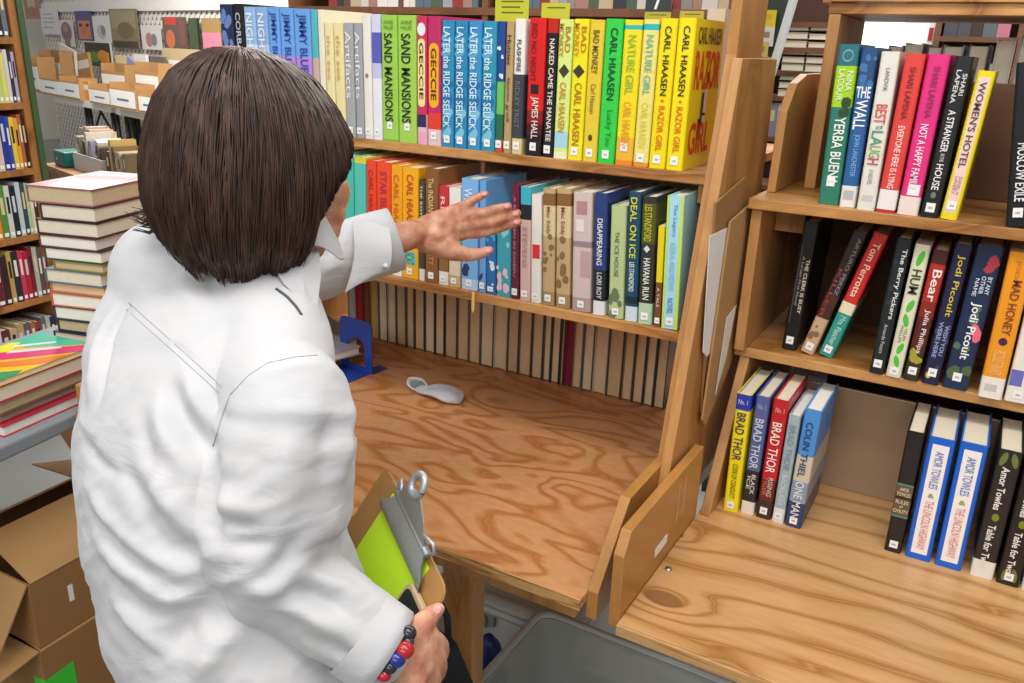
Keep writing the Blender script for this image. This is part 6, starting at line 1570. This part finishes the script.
def hair_pt(phi, t_, push=0.0):
    """phi: direction around the head (0 = right, 90 = face side), t_: 0 crown .. 1 hem"""
    fr = max(0, math.sin(phi))
    lo = .68 - .84 * max(0.0, min(1.0, (t_ - .50) / .30))
    face = max(0.0, min(1.0, (math.sin(phi) - lo) / .34))
    hem = -.118 + .040 * (1 - abs(math.sin((phi + PI / 2 - .35) / 2)) ** 0.0) 
    back = .5 - .5 * math.sin(phi)                      # 1 at the back
    hem = -.124 + .036 * (1 - math.cos(phi - PHC)) + .004 * math.sin(phi * 9 + 1) + .003 * math.sin(phi * 17)
    hem = hem * (1 - face) + .030 * face
    prof = [(0, .128, .0), (.08, .1255, .029), (.18, .115, .054), (.28, .098, .078), (.40, .068, .100), (.52, .032, .114), (.64, -.004, .1205), (.78, -.048, .119), (.90, -.086, .107), (1.0, -.108, .086)]
    for (t0, z0, r0), (t1, z1, r1) in zip(prof, prof[1:]):
        if t_ <= t1 + 1e-9:
            k_ = (t_ - t0) / (t1 - t0); z_ = z0 + (z1 - z0) * k_; r_ = r0 + (r1 - r0) * k_; break
    # squeeze the lower part so that it ends on the hem line
    if z_ < .06: z_ = .06 + (z_ - .06) * (.06 - hem) / (.06 + .108)
    sh = max(0, 1 - t_ * 1.9)
    a_ = 1.0; b_ = 1.04
    x_ = CROWN.x * sh + r_ * a_ * math.cos(phi); y_ = CROWN.y * sh + r_ * b_ * math.sin(phi) - .004
    if face > 0 and t_ > .5: y_ = min(y_, .118)
    f_ = (1 + push / max(r_, .02)) * .955 * (1 - .13 * face * min(1.0, t_ * 1.6))
    z_ = z_ * .94
    return hq(x_ * f_, y_ * f_, z_ + (push if t_ < .3 else 0))
mb = MB()
NP, NT = 72, 26
R = []
for j in range(NT + 1):
    t_ = max(.004, j / NT)
    R.append([hair_pt(2 * PI * k / NP, t_, -.004 + .0015 * noise.noise(Vector((k * 1.3, j * .2, 0)))) for k in range(NP)])
R2 = [[hair_pt(2 * PI * k / NP, t_, -.016) for k in range(NP)] for t_ in (1.0, .8, .6)]
mb.rings(R + R2, caps=False)
mb.add(R[0], [tuple(range(NP))], 0, True)
def strand(P, r):
    mb.tube(P, r, 3, caps=False)
for s_ in range(2300):
    phi = 2 * PI * rnd.random(); dphi = (rnd.random() - .5) * .30; ph2 = rnd.random() * 9
    t0 = .01 + .10 * rnd.random() ** 2 if rnd.random() < .55 else .1 + .45 * rnd.random()
    t1 = min(1.0, .93 + .09 * rnd.random()); pu = .0012 * rnd.random() - .0012
    P = []
    clump = .0030 * noise.noise(Vector((math.cos(phi) * 5, math.sin(phi) * 5, 2.2)))
    for k in range(13):
        t_ = t0 + (t1 - t0) * k / 12
        P.append(hair_pt(phi + dphi * t_ * t_ + .03 * math.sin(ph2 + 5 * t_), t_, pu + clump * t_ + .0012 * math.sin(ph2 * 2 + 7 * t_)))
    if rnd.random() < .5:
        P.append(P[-1] + (P[-1] - P[-2]) * .5 + (P[-1] - HC).normalized() * .002)
    strand(P, [.0008] + [.0013] * (len(P) - 3) + [.0009, .0003])
# flicked-out ends at the left side
for s_ in range(60):
    phi = math.radians(196) + (rnd.random() - .5) * .5
    p0 = hair_pt(phi, .84 + .08 * rnd.random(), .001); out_ = (p0 - HC); out_.z = 0; out_.normalize()
    strand([p0, p0 + out_ * .006 + Vector((0, 0, -.012)), p0 + out_ * (.014 + .006 * rnd.random()) + Vector((0, 0, -.020)), p0 + out_ * (.022 + .014 * rnd.random()) + Vector((0, 0, -.018 + .008 * rnd.random()))], [.0015, .0015, .0012, .0003])
hair = wb(mb).build('hair', HAIR, woman)
# pale parting at the crown
mb = MB()
for s_ in range(40):
    a_ = rnd.random() * 2 * PI; r_ = .004 + .020 * rnd.random() ** 1.4
    p0 = hair_pt(a_, .012, .0005); p1 = hair_pt(a_ + .1, .04 + r_ * 2.2, .0012)
    mb.tube([p0, (p0 + p1) / 2 + hu * .0008, p1], [.0012, .0012, .0003], 3, caps=False)
wb(mb).build('crown_hairs', M('#8a6250', .5, .2, 60), hair)

# ---------------- what she holds
BP1 = Vector((-.197, -.208, .260)); BP2 = Vector((-.013, -.334, .214)); BP3 = Vector((-.333, -.299, -.013))
bx = (BP2 - BP1); bw_ = bx.length; bx.normalize(); by = (BP3 - BP1); by -= bx * by.dot(bx); by.normalize(); bz = bx.cross(by)
if bz.dot(CAMP - BP1) < 0: bz = -bz
BM = Matrix(((bx.x, by.x, bz.x, BP1.x), (bx.y, by.y, bz.y, BP1.y), (bx.z, by.z, bz.z, BP1.z), (0, 0, 0, 1)))
cb = bpy.data.objects.new('clipboard', None); COL.objects.link(cb); cb.matrix_world = BM; cb.empty_display_size = .05
tag(cb, "brown hardboard clipboard with lime green paper held under the woman's right arm", 'clipboard')
BL = .312
def rrect(x0, y0, x1, y1, r, z, n=5):
    out = []
    for cx_, cy_, a0 in ((x1 - r, y1 - r, 0), (x0 + r, y1 - r, PI / 2), (x0 + r, y0 + r, PI), (x1 - r, y0 + r, 1.5 * PI)):
        for k in range(n):
            a = a0 + PI / 2 * k / (n - 1); out.append(Vector((cx_ + r * math.cos(a), cy_ + r * math.sin(a), z)))
    return out
MB().rings([rrect(0, 0, bw_, BL, .018, -.003), rrect(0, 0, bw_, BL, .018, 0)], smooth=False).build('board', wood('hardboard', '#b98a4e', '#b2834a', '#a87a42', (4, 4, 4), 1.5, .5, fine=.1), cb)
MB().rings([rrect(.046, .008, bw_ - .046, .285, .001, .0004), rrect(.046, .008, bw_ - .046, .285, .001, .0012)], smooth=False).build('lime_paper', M('#d2fb2c', .6, .02), cb)
# clip: pressed plate, spring barrel and hanging loop
R = []
for y, z, wx in [(.034, .0022, .076), (.030, .0065, .076), (.020, .0085, .074), (.010, .0095, .062), (-.004, .0085, .050), (-.010, .008, .046)]:
    R.append((y, z, wx))
mid = bw_ * .52
mb = MB()
top_ = [[Vector((mid + sx, y, z + .0012)) for sx in (-wx, -wx * .5, 0, wx * .5, wx)] for y, z, wx in R]
bot_ = [[p - Vector((0, 0, .0018)) for p in r] for r in top_]
for rows_ in (top_, bot_):
    o_ = []
    vs_ = [p for r in rows_ for p in r]; fs_ = []
    for i in range(len(rows_) - 1):
        for k in range(4):
            q = (i * 5 + k, i * 5 + k + 1, (i + 1) * 5 + k + 1, (i + 1) * 5 + k); fs_.append(q if rows_ is top_ else q[::-1])
    mb.add(vs_, fs_, 0, True)
STEEL = M('#b4b8ba', .38, .08, 40, .05, .6)
clip = mb.build('clip', STEEL, cb)
MB().prism([(mid - .046, -.006, .0098), (mid + .046, -.006, .0098), (mid + .034, -.030, .020), (mid + .012, -.044, .024), (mid - .022, -.044, .024), (mid - .036, -.030, .020)], (0, 0, .0015)).build('thumb_lever', STEEL, clip)
MB().tube([(mid - .056, -.004, .007), (mid + .056, -.004, .007)], .0048, 10).build('spring_barrel', STEEL, clip)
for s_ in (-1, 1):
    MB().tube([(mid + s_ * .056, -.004, .007), (mid + s_ * .064, -.014, .008), (mid + s_ * .058, -.022, .012), (mid + s_ * .040, -.018, .016)], .0024, 8).build('wire_loop', STEEL, clip)
mb = MB()
mb.tube([(mid - .006 + .013 * math.cos(2 * PI * k / 18), -.052 + .013 * math.sin(2 * PI * k / 18), .0265) for k in range(19)], .0045, 8, caps=False)
mb.build('hanging_ring', STEEL, clip)
# phone lying on the clipboard under the thumb
def bd(u, v, off=.0): return hit(u, v, BP1 + bz * off, bz)
ph = thing('phone', "dark phone in a tan case held against the clipboard by the woman's right thumb", 'phone')
c0 = bd(413, 582, .004) + bx * .038 + by * .071
ax2, ay2 = bx, by
PM = Matrix(((ax2.x, ay2.x, bz.x, c0.x), (ax2.y, ay2.y, bz.y, c0.y), (ax2.z, ay2.z, bz.z, c0.z), (0, 0, 0, 1)))
ph.matrix_world = PM
MB().rings([rrect(-.038, -.072, .038, .072, .009, -.0025), rrect(-.039, -.073, .039, .073, .010, .003), rrect(-.038, -.072, .038, .072, .009, .0062)], smooth=False).build('phone_case', M('#cdb48e', .5), ph)
MB().rings([rrect(-.034, -.068, .034, .068, .008, .0063), rrect(-.034, -.068, .034, .068, .008, .0070)], smooth=False).build('screen', M('#14161a', .12), ph)
# bead bracelet
brc = thing('bracelet', "bead bracelet with red and navy beads on the woman's right wrist", 'bracelet', at(402, 650, .86))
for (u, v, d, r, c) in [(408.5, 633, .842, .0085, '#26282e'), (408, 642, .838, .0065, '#3a3238'), (404.5, 650, .832, .0100, '#a8242a'), (396.5, 659, .828, .0095, '#22307e'), (390, 667, .826, .0075, '#2a2a30'), (384, 675, .826, .0075, '#a8242a')]:
    p = at(u, v, d) - at(402, 650, .86)
    MB().ball(p, r, sc=(1, 1, .9)).build('bead', M(c, .2, .1), brc)
# ------------------------------------------------------------------ light
def area(name, loc, rot, sx, sy, power, col=(1, 1, 1)):
    l = bpy.data.lights.new(name, 'AREA'); l.shape = 'RECTANGLE'; l.size = sx; l.size_y = sy; l.energy = power; l.color = col
    o = bpy.data.objects.new(name, l); COL.objects.link(o); o.location = loc; o.rotation_euler = rot
    return o
area('ceiling_or_fill_light', (.5, -.6, 2.2), (0, 0, 0), 2.4, .5, 38, (1, .98, .95))
area('ceiling_or_fill_light', (-1.0, -1.3, 2.2), (0, 0, 0), 2.4, .5, 19, (1, .98, .95))
area('ceiling_or_fill_light', (-2.0, 1.9, 2.2), (0, 0, 0), 2.4, .5, 62, (1, .98, .95))
area('ceiling_or_fill_light', (.8, 2.2, 2.2), (0, 0, 0), 2.4, .5, 45, (1, .98, .95))
area('ceiling_or_fill_light', (-5.4, 2.9, 2.3), (0, 0, 0), 3.0, 1.0, 150, (1, .97, .92))
area('ceiling_or_fill_light', (-1.0, 4.2, 2.3), (0, 0, 0), 3.0, .8, 80, (1, .97, .93))
area('ceiling_or_fill_light', (.6, -3.2, 2.1), (math.radians(38), 0, 0), 3.0, .9, 50, (1, .98, .95))  # added soft front fill from behind the camera, not a ceiling fixture
W = bpy.data.worlds.new('world'); SC.world = W; W.use_nodes = True
bg = W.node_tree.nodes['Background']; bg.inputs['Color'].default_value = (.95, .97, 1.0, 1); bg.inputs['Strength'].default_value = 0.42
SC.view_settings.view_transform = 'Standard'
SC.view_settings.look = 'None'
SC.view_settings.exposure = 0.0
